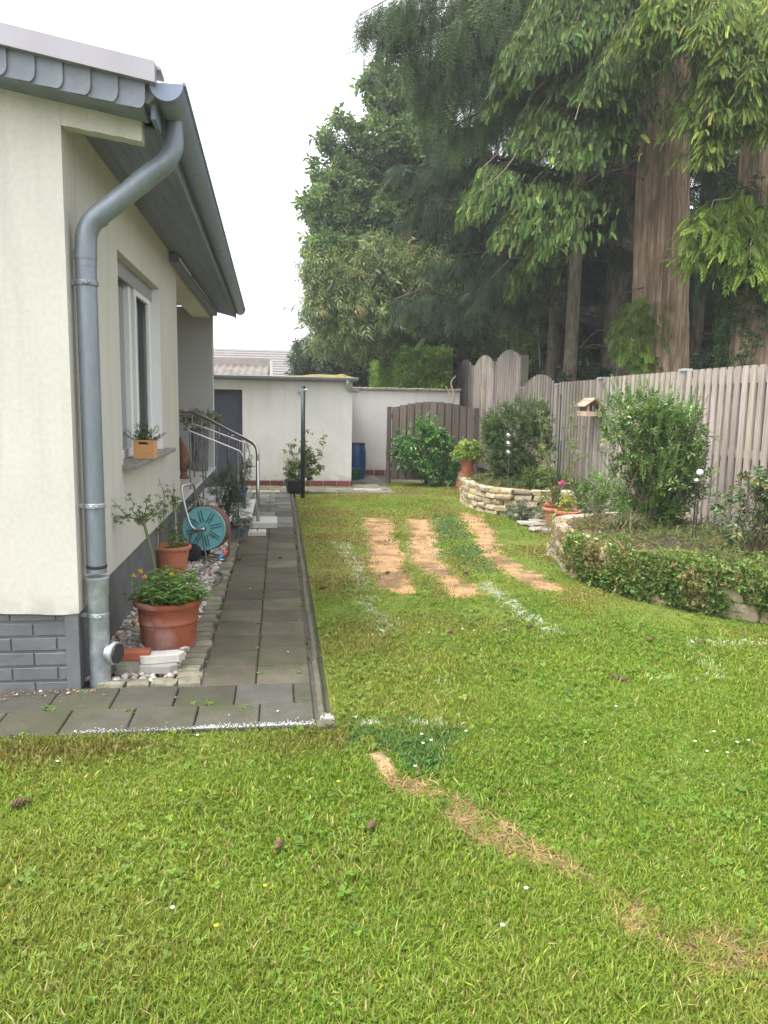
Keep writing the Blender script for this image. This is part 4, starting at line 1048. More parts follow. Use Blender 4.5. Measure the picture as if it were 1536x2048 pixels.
mb = MB(); mb.lathe([(.022, 0), (.022, .02), (.012, .03)], fp, 16, axis=ax); mb.build('hub', M['turq_d'], reel, smooth=True)
mb = MB()
for q in range(7):
    aa = np.linspace(0, 2 * pi, 41); R_ = .192 + .010 * (q % 2); c_ = rc + ax * (.062 - q * .024)
    mb.tube([c_ + (sx_ * cos(b_) + uz * sin(b_)) * R_ for b_ in aa], .0115, 7, caps=False)
mb.tube([rc + sx_ * .205 + uz * .0 - ax * .03, rc + sx_ * .215 - uz * .15, rc + sx_ * .205 - uz * .25, rc + sx_ * .12 - uz * .285, rc - sx_ * .08 - uz * .27], .010, 8, smoothn=24)
mb.build('wound_hose', M['hosebrown'], reel, smooth=True)
def P(a, b, c_): return rc + sx_ * a + uz * b + ax * c_
mb = MB()
# image right is sx_ or its opposite: find out once
sg = 1.0 if (CR @ sx_) > 0 else -1.0
def Q(a, b, c_): return rc + sx_ * sg * a + np.array([0, 0, 1.]) * b + ax * c_
mb.tube([Q(.0, 0, .135), Q(-.07, .0, .14), Q(-.12, .06, .14), Q(-.17, .24, .13), Q(-.195, .38, .12), Q(-.17, .405, .08), Q(-.13, .41, .0), Q(-.13, .34, -.06), Q(-.09, .12, -.13)], .0115, 8, smoothn=44)
mb.tube([Q(.0, 0, .135), Q(-.09, -.03, .135), Q(-.12, -.10, .13), Q(-.12, -.22, .12)], .0115, 8, smoothn=16)
mb.tube([Q(-.10, -.26, .12), Q(.16, -.285, .12), Q(.18, -.285, .0), Q(.12, -.285, -.12), Q(-.10, -.26, -.14)], .0105, 8, smoothn=24)
mb.lathe([(.02, 0), (.02, .025)], rc + ax * .115, 14, axis=ax); mb.build('cart_frame', M['steel'], reel, smooth=True)
for c2 in (.13, -.14):
    w = Q(-.10, -.225, c2); mb = MB(); mb.lathe([(.045, -.02), (.075, -.02), (.085, -.010), (.085, .010), (.075, .02), (.045, .02)], w, 28, axis=ax); wh = mb.build('wheel', M['rubber'], reel, smooth=True)
    mb = MB(); mb.lathe([(.045, -.012), (.045, .012)], w, 20, axis=ax); mb.build('rim', M['darksteel'], wh, smooth=True)
a_ = atZ(385, 1170, .02)
mb = MB(); mb.tube([Q(.0, -.02, .15), Q(.02, -.12, .17), Q(.05, -.25, .2), (Q(.10, -.30, .35) * [1, 1, 0] + [0, 0, .02]), atZ(445, 1150, .02), atZ(425, 1172, .02), atZ(385, 1165, .02)], .0085, 8, smoothn=40)
tag(mb.build('black_hose', M['hosegrey'], smooth=True), 'thin dark hose running from the reel down over the pebbles', 'hose')
mb = MB(); mb.tube([tp + [.09, 0, -.13], tp + [.10, 0, -.22], tp + [.11, -.03, -.36], tp + [.15, -.12, -.52], tp + [.19, -.16, -.60], Q(-.13, -.25, .2)], .0075, 8, smoothn=26)
tag(mb.build('supply_hose', M['clearhose'], smooth=True), 'pale hose hanging from the wall tap down to the reel', 'hose')
t = empty('hose_nozzle', 'grey hose end with blue and orange nozzle leaning over the pebbles', 'hose nozzle', atZ(400, 1160, .02))
mb = MB(); A0, A1, A2 = atZ(382, 1160, .03), atY(437, 1118, 6.75), atY(452, 1103, 6.85); mb.tube([A0, (A0 + A1) / 2 + [0, 0, .015], A1], .0095, 8, smoothn=10); mb.build('hose_end', M['hosegrey'], t, smooth=True)
mb = MB(); mb.tube([A1, A1 * .6 + A2 * .4, A1 * .4 + A2 * .6], [.012, .017, .013], 10); mb.build('nozzle_body', M['blue_pl'], t, smooth=True)
mb = MB(); mb.tube([A1 * .4 + A2 * .6, A2], [.013, .015], 10); mb.build('nozzle_tip', M['red_pl'], t, smooth=True)
# wooden box with heather on the window sill
t = empty('wooden_planter_box', 'small orange wooden crate planter on the window sill', 'planter box', (-.985, 5.88, 1.075))
mb = MB(); bx = (-.985, 5.88)
for (x0, x1, y0, y1) in ((-.072, .072, -.085, -.077), (-.072, .072, .077, .085)):
    mb.box(bx[0] + x0, bx[0] + x1, bx[1] + y0, bx[1] + y1, 1.077, 1.18); mb.box(bx[0] + x0, bx[0] - .035, bx[1] + y0, bx[1] + y1, 1.1801, 1.197); mb.box(bx[0] + .035, bx[0] + x1, bx[1] + y0, bx[1] + y1, 1.1801, 1.197); mb.box(bx[0] + x0, bx[0] + x1, bx[1] + y0, bx[1] + y1, 1.1971, 1.212)
mb.box(bx[0] + .064, bx[0] + .072, bx[1] - .077, bx[1] + .077, 1.077, 1.205); mb.box(bx[0] - .072, bx[0] - .064, bx[1] - .077, bx[1] + .077, 1.077, 1.205); mb.box(bx[0] - .063, bx[0] + .063, bx[1] - .076, bx[1] + .076, 1.078, 1.09)
mb.build('crate', M['orangewood'], t); mb = MB(); mb.box(bx[0] - .063, bx[0] + .063, bx[1] - .076, bx[1] + .076, 1.13, 1.17); mb.build('soil', M['soil'], t)
r = np.random.default_rng(61); t = empty('heather_plant', 'grey green bushy plant with pink tips in the crate on the sill', 'plant', (-.985, 5.88, 1.16)); mb = MB(); ml = MB()
for q in range(34):
    a = r.uniform(0, 2 * pi); el = r.uniform(.5, 1.5); L = r.uniform(.10, .19); d = np.array([cos(a) * cos(el), sin(a) * cos(el), sin(el)]); b = np.array([-.985, 5.88, 1.165]) + r.normal(0, .02, 3) * [1, 1, 0]
    mb.tube([b, b + d * L], [.002, .001], 4, caps=False); k = 15; tt = np.linspace(.15, 1, k)[:, None]; D = d * .8 + r.normal(0, .6, (k, 3)); X_, Y_, Z_ = frames(D, r)
    cc = palette(k, r, (.06, .11, .06), (.12, .17, .09), .12); cc[-1] = (.40, .14, .12) if q % 3 == 0 else cc[-1]
    ml.stamp(tmpl(leaf_pts((0, 0, 0), (1, 0, 0), (0, 1, 0), (0, 0, 1), 1, .3, .1, .1), [(0, 1, 2, 3)]), b + d * L * tt, X_, Y_, Z_, np.full((k, 1), .03), cc)
mb.build('stem', M['stem_green'], t); ml.build('foliage', M['leaf'], t, color=True)
# plants around the steps
pot('planter_pot', 'dark blue planter standing on the lowest step behind the railing', (-.57, 10.55, .156), .10, .13, .20, 'barrel', rim=.01)
yp = pal_fn((.035, .06, .03), (.09, .13, .05), .2)
bush('yew_shrub', 'dark loose conifer shrub growing in front of the entrance steps', (-.62, 8.55, .0), [((-.62, 8.55, .42), (.17, .14, .26)), ((-.52, 8.5, .62), (.13, .12, .13)), ((-.72, 8.6, .28), (.15, .13, .15)), ((-.45, 8.45, .28), (.12, .12, .18))], T_SPRUCE, .085, 330, yp, 71, m='needle', nst=20, gap=.42)
bush('porch_shrub', 'green shrub in the dark blue planter on the steps', (-.57, 10.55, .34), [((-.57, 10.55, .52), (.17, .15, .16)), ((-.46, 10.5, .62), (.10, .1, .12))], T_SHRUB, .06, 420, pal_fn((.06, .11, .04), (.14, .19, .06)), 72)
t = pot('planter_pot', 'tall grey woven planter at the back of the porch', (-1.16, 11.55, .485), .11, .13, .62, 'planter_grey', rim=.01)
bush('hydrangea_plant', 'pale green plant with dull pink flower heads above the railing', (-1.15, 11.5, 1.08), [((-1.05, 11.45, 1.24), (.24, .14, .10)), ((-1.32, 11.5, 1.24), (.15, .12, .08))], T_SHRUB, .065, 420, pal_fn((.11, .14, .05), (.24, .25, .11), .2), 73, cat='plant')
hy = bpy.data.objects['hydrangea_plant']; r = np.random.default_rng(2)
for c_ in ((-1.40, 11.4, 1.33), (-1.25, 11.4, 1.36), (-1.34, 11.35, 1.30)):
    mb = MB(); n = 60; u = norm(r.normal(0, 1, (n, 3))) * .045 + np.array(c_); X_, Y_, Z_ = frames(r.normal(0, 1, (n, 3)), r); mb.stamp(T_CLOVER, u, X_, Y_, Z_, np.full((n, 1), .014), palette(n, r, (.25, .09, .09), (.4, .2, .18), .15)); mb.build('flower_head', M['petal'], hy, color=True)
bush('low_shrub', 'low dark shrub beside the grey side of the steps behind the reel', (-.85, 8.5, .0), [((-.88, 8.5, .30), (.14, .12, .14))], T_SHRUB, .05, 500, yp, 74)
t = empty('plant_trough', 'dark stone trough at the foot of the steps next to the reel', 'planter', (-.55, 8.58, 0))
mb = MB(); mb.box(-.70, -.37, 8.46, 8.70, -.02, .11); mb.build('body', M['grey_paint'], t)
bush('trough_plant', 'small green plant growing over the dark trough', (-.50, 8.56, .10), [((-.48, 8.56, .17), (.13, .08, .07))], T_SHRUB, .04, 600, yp, 75, nst=6)

# =================================================================== SHED, GARDEN WALL, POST
shed = empty('garden_shed', 'low white rendered outbuilding with dark door at the end of the path', 'shed', (0, 14.07, 0))
SY = 14.07
mb = MB(); mb.box(-.665, 1.30, SY, SY + .22, .10, 1.89); mb.box(-2.6, -1.40, SY, SY + .22, .10, 1.89); mb.box(-1.40, -.665, SY, SY + .22, 1.715, 1.89)
mb.box(1.08, 1.30, SY + .22, 16.5, -.05, 1.89); mb.box(-2.6, 1.08, 16.3, 16.5, -.05, 1.89); mb.box(-2.8, -2.6, SY, 16.5, -.05, 1.89)
mb.build('wall', M['white_plaster'], shed)
mb = MB(); mb.box(-1.40, -.665, SY + .10, SY + .14, 0, 1.715); d_ = mb.build('door', M['door'], shed)
mb = MB(); mb.box(-.70, -.667, SY + .05, SY + .099, 0, 1.712); mb.box(-1.40, -.70, SY + .05, SY + .099, 1.68, 1.712); mb.build('frame', M['door'], d_)
mb = MB(); mb.tube([(-.76, SY + .10, .9), (-.76, SY + .05, .9), (-.86, SY + .05, .9)], .009, 6); mb.build('handle', M['steel'], d_)
mb = MB(); r = np.random.default_rng(8); x = -.655
while x < 1.29:
    w = min(.235, 1.296 - x); mb.rbox((x + w / 2, SY - .004, -.03), (w - .008, .03, .125), 0, .003, np.array([.16, .045, .035]) * math.exp(r.normal(0, .15))); x += .24
mb.build('tile_plinth', M['red_tile'], shed, color=True)
mb = MB(); mb.box(-.66, 1.295, SY - .002, SY + .01, -.05, .104); mb.build('plinth_mortar', M['mortar'], shed)
mb = MB(); mb.box(-2.85, 1.37, SY - .07, 16.56, 1.892, 1.955); mb.build('flat_roof', M['roof'], shed)
mb = MB(); pts = [(SY - .075 - .055 + .052 * cos(pi + pi * s_ / 10), 1.955 + .052 * sin(pi + pi * s_ / 10)) for s_ in range(11)]
mb.prism(pts, -2.85, 1.39, 'x'); mb.tube([(-2.85, SY - .18, 1.957), (1.39, SY - .18, 1.957)], .008, 6); sg_ = mb.build('gutter', mat('shed_gutter', (.27, .29, .30), .5, .3, var=.1), shed)
mb = MB()
xs = np.linspace(-1.2, 1.36, 90); V = []; Fq = []
for x in xs:
    hh = .012 + .055 * np.clip((x + .1) / 1.0, 0, 1) * (1 if x < 1.15 else max(0, (1.36 - x) / .21)) * (.7 + .6 * vnoise(x, 0, .12)); 
    for y, k_ in ((SY - .06, .0), (SY + .1, 1.0), (SY + .7, .8), (SY + 1.6, .0)): V.append((x, y, 1.957 + hh * k_))
for i in range(len(xs) - 1):
    for j in range(3): a = i * 4 + j; Fq.append((a, a + 4, a + 5, a + 1))
mb.add(V, Fq); mb.build('roof_moss', M['moss'], shed, smooth=True)
mb = MB(); mb.tube([(1.20, SY - .13, 1.91), (1.20, SY - .13, 1.86), (1.22, SY - .11, 1.80), (1.29, SY - .05, 1.745), (1.36, SY + .0, 1.735), (1.40, SY + .03, 1.735)], .034, 14, smoothn=24); e_ = mb.build('elbow_pipe', M['galv'], shed, smooth=True)
mb = MB(); mb.lathe([(.04, 0), (.04, .02)], (1.262, SY - .075, 1.77), 14, axis=(.7, .4, -.5)); mb.build('clamp', M['galv'], e_)
mb = MB(); mb.lathe([(.055, 0), (.055, .07), (.048, .08)], (.40, SY - .001, 1.70), 18, axis=(-.35, -1, 0)); mb.build('vent_cap', M['galv'], shed, smooth=True)
wall = empty('garden_wall', 'white rendered garden wall with a coping of old tiles behind the shed', 'wall', (2.6, 16.5, 0))
mb = MB(); mb.box(1.30, 3.86, 16.5, 16.7, .09, 1.80); mb.box(3.66, 3.86, 16.7, 21.0, -.05, 1.80); mb.build('wall_body', M['white_plaster'], wall)
mb = MB(); r = np.random.default_rng(18); x = 1.32
while x < 3.84:
    mb.rbox((x + .065, 16.6, 1.80), (.125, .30, .05 + r.uniform(0, .012)), r.normal(0, .03), .02, tilt=.12); x += .135
mb.box(1.30, 3.86, 16.52, 16.68, 1.80, 1.815); mb.build('coping', M['wallcap'], wall)
mb = MB(); x = 1.31
while x < 3.84: w = min(.23, 3.85 - x); mb.rbox((x + w / 2, 16.49, -.04), (w - .008, .03, .135), 0, .003, np.array([.15, .045, .035]) * math.exp(r.normal(0, .15))); x += .235
mb.build('tile_plinth', M['red_tile'], wall, color=True)
t = empty('green_post', 'dark green metal post at the lawn corner in front of the shed', 'post', (.36, 12.3, 0))
mb = MB(); mb.tube([(.36, 12.3, -.02), (.36, 12.3, 1.74)], .034, 16); mb.lathe([(.034, 1.74), (.036, 1.745), (.03, 1.765), (.01, 1.775)], (.36, 12.3, 0), 16); mb.build('pole', M['post'], t, smooth=True)
mb = MB(); mb.tube([(.36, 12.28, 1.70), (.43, 12.27, 1.71)], .012, 8); mb.build('hook', M['steel'], t)
# barrel and bucket
t = empty('rain_barrel', 'blue plastic rain barrel in the corner between shed and garden wall', 'barrel', (1.53, 15.6, 0)); b_ = np.array([1.53, 15.6, -.02])
mb = MB(); mb.lathe([(.17, 0), (.185, .03), (.20, .2), (.208, .38), (.20, .58), (.18, .70), (.175, .72)], b_, 32); mb.build('body', M['barrel'], t, smooth=True)
mb = MB(); mb.lathe([(.182, .70), (.188, .705), (.188, .735), (.175, .74), (.16, .735), (.02, .73)], b_, 32); mb.build('lid', M['black'], t, smooth=True)
t = empty('green_bucket', 'green plastic bucket in front of the blue barrel', 'bucket', (1.47, 15.2, 0))
mb = MB(); mb.lathe([(.085, 0), (.09, .01), (.112, .24), (.12, .245), (.12, .255), (.105, .255), (.085, .02)], (1.47, 15.2, -.02), 28, caps=False); mb.build('body', M['green_pl'], t, smooth=True)
mb = MB(); aa = np.linspace(0, pi, 13); mb.tube([(1.47 + .118 * cos(q), 15.2 - .12 * sin(q) * .9, .225 - .02 * sin(q)) for q in aa], .004, 5); mb.build('handle', M['darksteel'], t)
# potted grass and oleander by the green post
pot('planter_pot', 'dark square-looking planter behind the green post with grass and oleander', (.24, 13.0, .0), .12, .155, .22, mat_name if False else 'black', rim=.012, rimh=.03)
r = np.random.default_rng(81); t = empty('ornamental_grass', 'arching narrow leaved grass in the dark planter by the green post', 'plant', (.2, 13.0, .2)); mb = MB()
def strands(mb, base, n, L, spread, w, r, a=(.10, .14, .05), b=(.24, .27, .12), droop=1.0):
    for q in range(n):
        az = r.uniform(0, 2 * pi); l = L * r.uniform(.55, 1.1); sp = spread * r.uniform(.2, 1.1); d = np.array([cos(az), sin(az), 0]); e = np.array([-sin(az), cos(az), 0])
        b0 = np.array(base) + r.normal(0, .02, 3) * [1, 1, 0]; tt = np.linspace(0, 1, 6); P = [b0 + d * sp * l * t_ ** 1.6 + np.array([0, 0, l * (t_ - droop * .45 * sp * t_ ** 2.6)]) for t_ in tt]
        V = []
        for i, p in enumerate(P): ww = w * (1 - tt[i] * .85); V += [p - e * ww, p + e * ww]
        mb.add(V, [(2 * i, 2 * i + 1, 2 * i + 3, 2 * i + 2) for i in range(5)], palette(1, r, a, b, .15)[0])
    return mb
strands(mb, (.19, 13.0, .2), 120, .62, .75, .0045, r); mb.build('foliage', M['leaf'], t, color=True)
ol = []
base = np.array([.32, 12.98, .2])
for (x_, y_) in ((618, 860), (645, 858), (600, 905), (628, 905), (585, 880), (640, 935), (622, 945), (577, 955), (635, 920), (612, 880), (580, 930)): ol.append(atY(x_, y_, 13.0))
t, r = sparse_rose('oleander', 'thin oleander with narrow leaves and a small pink flower against the shed wall', base, ol, 82, .10, 13, pal_fn((.10, .13, .06), (.20, .22, .11), .15), r0=.008, cat='shrub')
mb = MB(); p = atY(621, 898, 12.95); n = 16; u = norm(r.normal(0, 1, (n, 3))) * .03 + p; X_, Y_, Z_ = frames(r.normal(0, 1, (n, 3)), r); mb.stamp(T_CLOVER, u, X_, Y_, Z_, np.full((n, 1), .02), palette(n, r, (.6, .18, .2), (.7, .3, .3), .1)); mb.build('blossom', M['petal'], t, color=True)

# =================================================================== FENCES
FX = 4.6
def board(mb, x, y0, y1, z0, z1, r, tone, tk=.018, axis='x', arc=None):
    c = np.array(tone) * math.exp(r.normal(0, .13)) * np.array([1, 1 + r.normal(0, .015), 1 + r.normal(0, .03)])
    if axis == 'x': mb.box(x, x + tk, y0, y1, z0, z1, c)
    else: mb.box(y0, y1, x, x + tk, z0, z1, c)
def panel(parent, Y0, Y1, z0, z1, r, arch=0.0, tone=(.295, .256, .218), n=13, x=FX, axis='x', m='fence', gap=.36, back=True):
    mb = MB(); Y0 += .045; Y1 -= .045; p = (Y1 - Y0) / n
    for i in range(n):
        y = Y0 + p * i; u = (i + .5) / n; zt = z1 + arch * sin(pi * u) ** .85 if arch else z1
        board(mb, x - .018, y + p * gap / 2, y + p * (1 - gap / 2), z0, zt, r, tone, axis=axis)
        zt2 = z1 + arch * sin(pi * min(1, (i + 1) / n)) ** .85 if arch else z1 - .012
        if i < n - 1 and back: board(mb, x + .070, y + p * (1 - gap / 2) - .002, y + p * (1 + gap / 2) + .022, z0, zt2 - .004, r, np.array(tone) * .98, axis=axis)
    for zz in ((z0 + .22), (z0 + z1) / 2 - .02, z1 - .17):
        c = np.array(tone) * 1.0
        if axis == 'x': mb.box(x + .001, x + .069, Y0 - .01, Y1 + .01, zz, zz + .085, c)
        else: mb.box(Y0 - .01, Y1 + .01, x + .001, x + .033, zz, zz + .085, c)
    mb.build('slat_panel', M[m], parent, color=True)
fn = empty('slatted_fence', 'weathered grey brown slatted wooden fence with concrete base along the right', 'fence', (FX, 8.4, 0))
r = np.random.default_rng(51)
posts = [(2.3, 1.95), (4.30, 1.95), (6.30, 1.955), (8.42, 1.965), (10.74, 1.945), (12.48, 1.90)]
ends = [2.3, 4.30, 6.30, 8.42, 10.74, 12.48]
tops = [1.94, 1.94, 1.945, 1.94, 1.915]
for i in range(5): panel(fn, ends[i], ends[i + 1], .155, tops[i], r, back=i < 3, n=int(round((ends[i + 1] - ends[i]) / .138)))
panel(fn, 12.48, 14.40, .12, 1.86, r, arch=.22, n=13, back=False)
for y, zt in posts + [(14.42, 1.88)]:
    mb = MB(); mb.box(FX - .042, FX + .048, y - .045, y + .045, 0, zt - .03, np.array([.29, .255, .22])); pp = mb.build('post', M['fence'], fn, color=True)
    mb = MB(); mb.rbox((FX + .003, y, zt - .03), (.12, .12, .03), 0, .012); mb.build('post_cap', M['galv'], pp)
for i in range(6):
    a, b = (ends + [14.40])[i], (ends + [14.40])[i + 1]
    mb = MB(); mb.rbox((FX + .0, (a + b) / 2, -.03), (.055, b - a - .02, .18), 0, .008); mb.build('base_board', M['concrete'], fn)
tf = empty('tall_fence', 'taller wooden fence with three rounded panel tops at the far right', 'fence', (FX, 17, 0))
for i, (a, b) in enumerate(((14.5, 16.4), (16.4, 18.25), (18.25, 20.1))):
    panel(tf, a, b, .1, 2.43, r, arch=.21, n=12, tone=(.40, .345, .30), back=False)
    mb = MB(); mb.box(FX - .042, FX + .048, b - .045, b + .045, 0, 2.44, np.array([.36, .3, .27])); mb.build('post', M['fence'], tf, color=True)
mb = MB(); mb.box(FX - .042, FX + .10, 14.44, 14.52, 0, 2.48, np.array([.16, .15, .11])); mb.build('post', M['fence'], tf, color=True)
bf = empty('brown_fence_panel', 'dark brown board fence panel with a gently arched top in front of the white wall', 'fence', (2.9, 14.7, 0))
mb = MB(); n = 11; x0, x1 = 2.12, 3.74; p = (x1 - x0) / n; r = np.random.default_rng(54)
for i in range(n):
    u = (i + .5) / n; zt = 1.43 + .14 * sin(pi * u) ** .9; mb.box(x0 + p * i + .008, x0 + p * i + p * .90, 14.69, 14.708, .06, zt, np.array([.16, .125, .105]) * math.exp(r.normal(0, .1)))
    if i < n - 1:
        u = (i + 1) / n; zt = 1.42 + .14 * sin(pi * u) ** .9; mb.box(x0 + p * i + p * .62, x0 + p * (i + 1) + p * .3, 14.735, 14.75, .06, zt, np.array([.085, .066, .058]) * math.exp(r.normal(0, .1)))
for zz in (.3, .78, 1.24): mb.box(x0, x1, 14.709, 14.734, zz, zz + .08, (.09, .07, .06))
mb.build('slat_panel', M['brownwood'], bf, color=True)
for x_ in (2.075, 3.79): mb = MB(); mb.box(x_ - .04, x_ + .04, 14.68, 14.76, -.02, 1.46, (.10, .08, .068)); mb.build('post', M['brownwood'], bf, color=True)
mb = MB(); mb.box(2.04, 2.075, 14.64, 14.675, -.02, .42, (.16, .15, .13)); mb.build('support_bracket', M['brownwood'], bf, color=True)
# bird feeder
t = empty('bird_feeder', 'small raw wooden bird feeder house hanging on the slatted fence', 'bird feeder', (4.44, 10.75, 1.38)); bx, by, bz = 4.44, 10.75, 1.385
mb = MB(); mb.box(bx - .12, bx + .12, by - .17, by + .17, bz, bz + .012)
mb.box(bx - .12, bx - .108, by - .17, by + .17, bz + .012, bz + .07); mb.box(bx + .108, bx + .12, by - .17, by + .17, bz + .012, bz + .07); mb.box(bx - .108, bx + .108, by - .17, by - .158, bz + .012, bz + .07); mb.box(bx - .108, bx + .108, by + .158, by + .17, bz + .012, bz + .07); mb.build('tray', M['pine'], t)
for sx in (-1, 1):
    for y_ in (-.15, .15): mb = MB(); mb.box(bx + sx * .085 - .01, bx + sx * .085 + .01, by + y_ - .01, by + y_ + .01, bz + .07, bz + .17); mb.build('upright', M['pine'], t)
mb = MB()
for sx in (-1, 1):
    v = []
    for y_ in (by - .20, by + .20):
        v += [(bx, y_, bz + .245), (bx + sx * .15, y_, bz + .135), (bx + sx * .15, y_, bz + .15), (bx, y_, bz + .262)]
    mb.add(v, [(0, 1, 2, 3), (7, 6, 5, 4), (0, 4, 5, 1), (3, 2, 6, 7), (1, 5, 6, 2)])
    mb.box(bx + sx * .055 - .003, bx + sx * .055 + .003, by - .19, by + .19, bz + .222, bz + .226)
mb.build('roof', M['pine'], t)
mb = MB(); mb.box(bx - .09, bx + .09, by + .14, by + .15, bz + .07, bz + .18); mb.build('back_board', M['pine'], t)

# =================================================================== STONE BEDS
def stone_bed(name, lab, pts, h, r, course=.085, ln=(.16, .30), hidden=(), col=(.42, .345, .225), fill_z=None, wob=.0):
    t = empty(name, lab, 'raised bed', (*np.mean(pts, 0), 0))
    P = np.array(pts, float); seg = np.linalg.norm(np.diff(P, axis=0), axis=1); S = np.concatenate([[0], np.cumsum(seg)]); Ltot = S[-1]
    def at(s): return np.array([np.interp(s, S, P[:, 0]), np.interp(s, S, P[:, 1])])
    mb = MB(); z = -.03; row = 0
    while z < h - .02:
        ch = min(course * r.uniform(.9, 1.15), h - z + .02); s = r.uniform(0, .1)
        while s < Ltot - .05:
            l = r.uniform(*ln); m_ = at(s + l / 2); d = at(min(s + l, Ltot)) - at(s); a = math.atan2(d[1], d[0])
            tone = np.array(col) * math.exp(r.normal(0, .13)) * np.array([1, 1 + r.normal(0, .03), 1 + r.normal(0, .08)])
            if r.random() < .12: tone = tone * .6 + np.array([.6, .58, .55]) * .4
            nrm_ = np.array([-sin(a), cos(a)]) * r.normal(0, .010)
            block(mb, (m_[0] + nrm_[0], m_[1] + nrm_[1], z + ch / 2), (l * .975, .16 + r.uniform(-.03, .03), ch * .95), a + r.normal(0, .05), tone, r, .055, tilt=r.normal(0, .02)); s += l
        z += ch; row += 1
    mb.build('stone_wall', M['limestone'], t, smooth=True, color=True)
    mb = MB(); c_ = P.mean(0); n = len(P)
    fz = fill_z or h - .06
    inner = np.array([p + (c_ - p) * .03 for p in P])
    q = [(p[0], p[1], fz) for p in inner]; q2 = [(p[0] + (c_[0] - p[0]) * .5, p[1] + (c_[1] - p[1]) * .5, fz + .05) for p in inner]; cc = [(c_[0], c_[1], fz + .06)]
    low = [(p[0], p[1], -.05) for p in inner]
    mb.add(q + q2 + cc + low, [(i, (i + 1) % n, n + (i + 1) % n, n + i) for i in range(n)] + [(n + i, n + (i + 1) % n, 2 * n) for i in range(n)] + [(i, 2 * n + 1 + i, 2 * n + 1 + (i + 1) % n, (i + 1) % n) for i in range(n)])
    mb.build('soil', M['soil'], t, smooth=True); return t
r = np.random.default_rng(91)
stone_bed('raised_stone_bed', 'curved dry stone raised bed at the back of the lawn near the brown panel', BED1, .35, r)
stone_bed('raised_stone_bed', 'long dry stone raised bed overgrown with ivy on the right of the lawn', BED2, .36, r, course=.125, ln=(.2, .40), fill_z=.26)
# plant cover on the long bed
cov = MB(); r = np.random.default_rng(92)
P = np.array(BED2, float); seg = np.linalg.norm(np.diff(P, axis=0), axis=1); S = np.concatenate([[0], np.cumsum(seg)])
N_ = 21000; s_ = r.uniform(1.9, S[-1] - .0, N_); s_ = np.where((s_ < 2.9) & (r.random(N_) < .8), s_ + 1.6, s_); bx_ = np.interp(s_, S, P[:, 0]); by_ = np.interp(s_, S, P[:, 1])
i_ = np.clip(np.searchsorted(S, s_) - 1, 0, len(seg) - 1); tdir = np.diff(P, axis=0)[i_] / seg[i_][:, None]; nout = np.stack([tdir[:, 1], -tdir[:, 0]], 1)
cen = P.mean(0); flip = np.sign(((P[i_] - cen) * nout).sum(1)); nout *= flip[:, None]
ang = r.uniform(-.25, 1.0, N_)     # profile parameter: 0 on top .. 1 down the face
lump = fbm(s_, s_ * 0, .35, 3, 3); lump2 = vnoise(s_, s_ * 0 + 5, .9)
out = np.where(ang < 0, ang * 2.2, .05 + .07 * np.sin(np.clip(ang, 0, 1) * pi * .8) * (.5 + lump))
lowlim = .02 + .17 * np.clip((s_ - 4.6) / 1.2, 0, 1) + .10 * np.clip((s_ - 5.8) / .6, 0, 1)
z_ = np.where(ang < 0, .25 + .11 * lump, lowlim + (.34 - lowlim) * np.cos(np.clip(ang, 0, 1) * pi / 2))
z_ += .05 * (lump2 - .5)
pos = np.stack([bx_ + nout[:, 0] * out, by_ + nout[:, 1] * out, z_], 1) + r.normal(0, .025, (N_, 3)); pos[:, 2] = np.maximum(pos[:, 2], .005)
keep = (fbm(s_, z_ * 1.6, .25, 6, 3) > .35) & ~((s_ < 3.05) & (ang > .05) & (r.random(N_) < .92))
pos = pos[keep]; no = nout[keep]; sk = s_[keep]; n = len(pos)
D = np.concatenate([no * .6, np.zeros((n, 1))], 1) + r.normal(0, .5, (n, 3)) + [0, 0, -.15]; X_, Y_, Z_ = frames(D, r, .5)
kindn = fbm(sk, pos[:, 2], .3, 8, 2)[:, None]
cc = palette(n, r, (.08, .15, .035), (.19, .29, .07), .25, (.36, .28, .13), .09); cc = np.where(kindn > .54, cc * .4 + np.array([.26, .20, .09]) * .6, cc)
cov.stamp(cluster_template(4, .75, .55, .5, 14, up=.4, droop=.2), pos, X_, Y_, Z_, (.031 * np.exp(r.normal(0, .3, n)))[:, None], cc)
tag(cov.build('ivy_cover', M['leaf'], color=True), 'creeping ivy and weeds hanging over the long stone bed', kind='stuff')
# dry grass tufts in that cover
mb = MB(); r = np.random.default_rng(93)
for q in range(900):
    s0 = r.uniform(2.0, S[-1]); p = np.array([np.interp(s0, S, P[:, 0]), np.interp(s0, S, P[:, 1]), r.uniform(.25, .42)]); i = min(np.searchsorted(S, s0) - 1, len(seg) - 1); td = np.diff(P, axis=0)[i] / seg[i]; no_ = np.array([td[1], -td[0]]); no_ *= np.sign((P[i] - cen) @ no_)
    p[:2] += no_ * r.uniform(-.1, .16); L = r.uniform(.08, .26); d = np.array([no_[0] * r.uniform(.1, .8) + r.normal(0, .4), no_[1] * .4 + r.normal(0, .4), r.uniform(.2, .9)]); pts = [p + d * L * u + np.array([0, 0, -L * .9 * u * u]) for u in np.linspace(0, 1, 5)]
    mb.tube(pts, [.0018, .0008], 3, col=palette(1, r, (.30, .20, .09), (.24, .24, .08), .2)[0], caps=False)
tag(mb.build('dry_stalks', M['leaf'], color=True), 'dry grass stalks tangled in the ivy over the stone bed', kind='stuff')
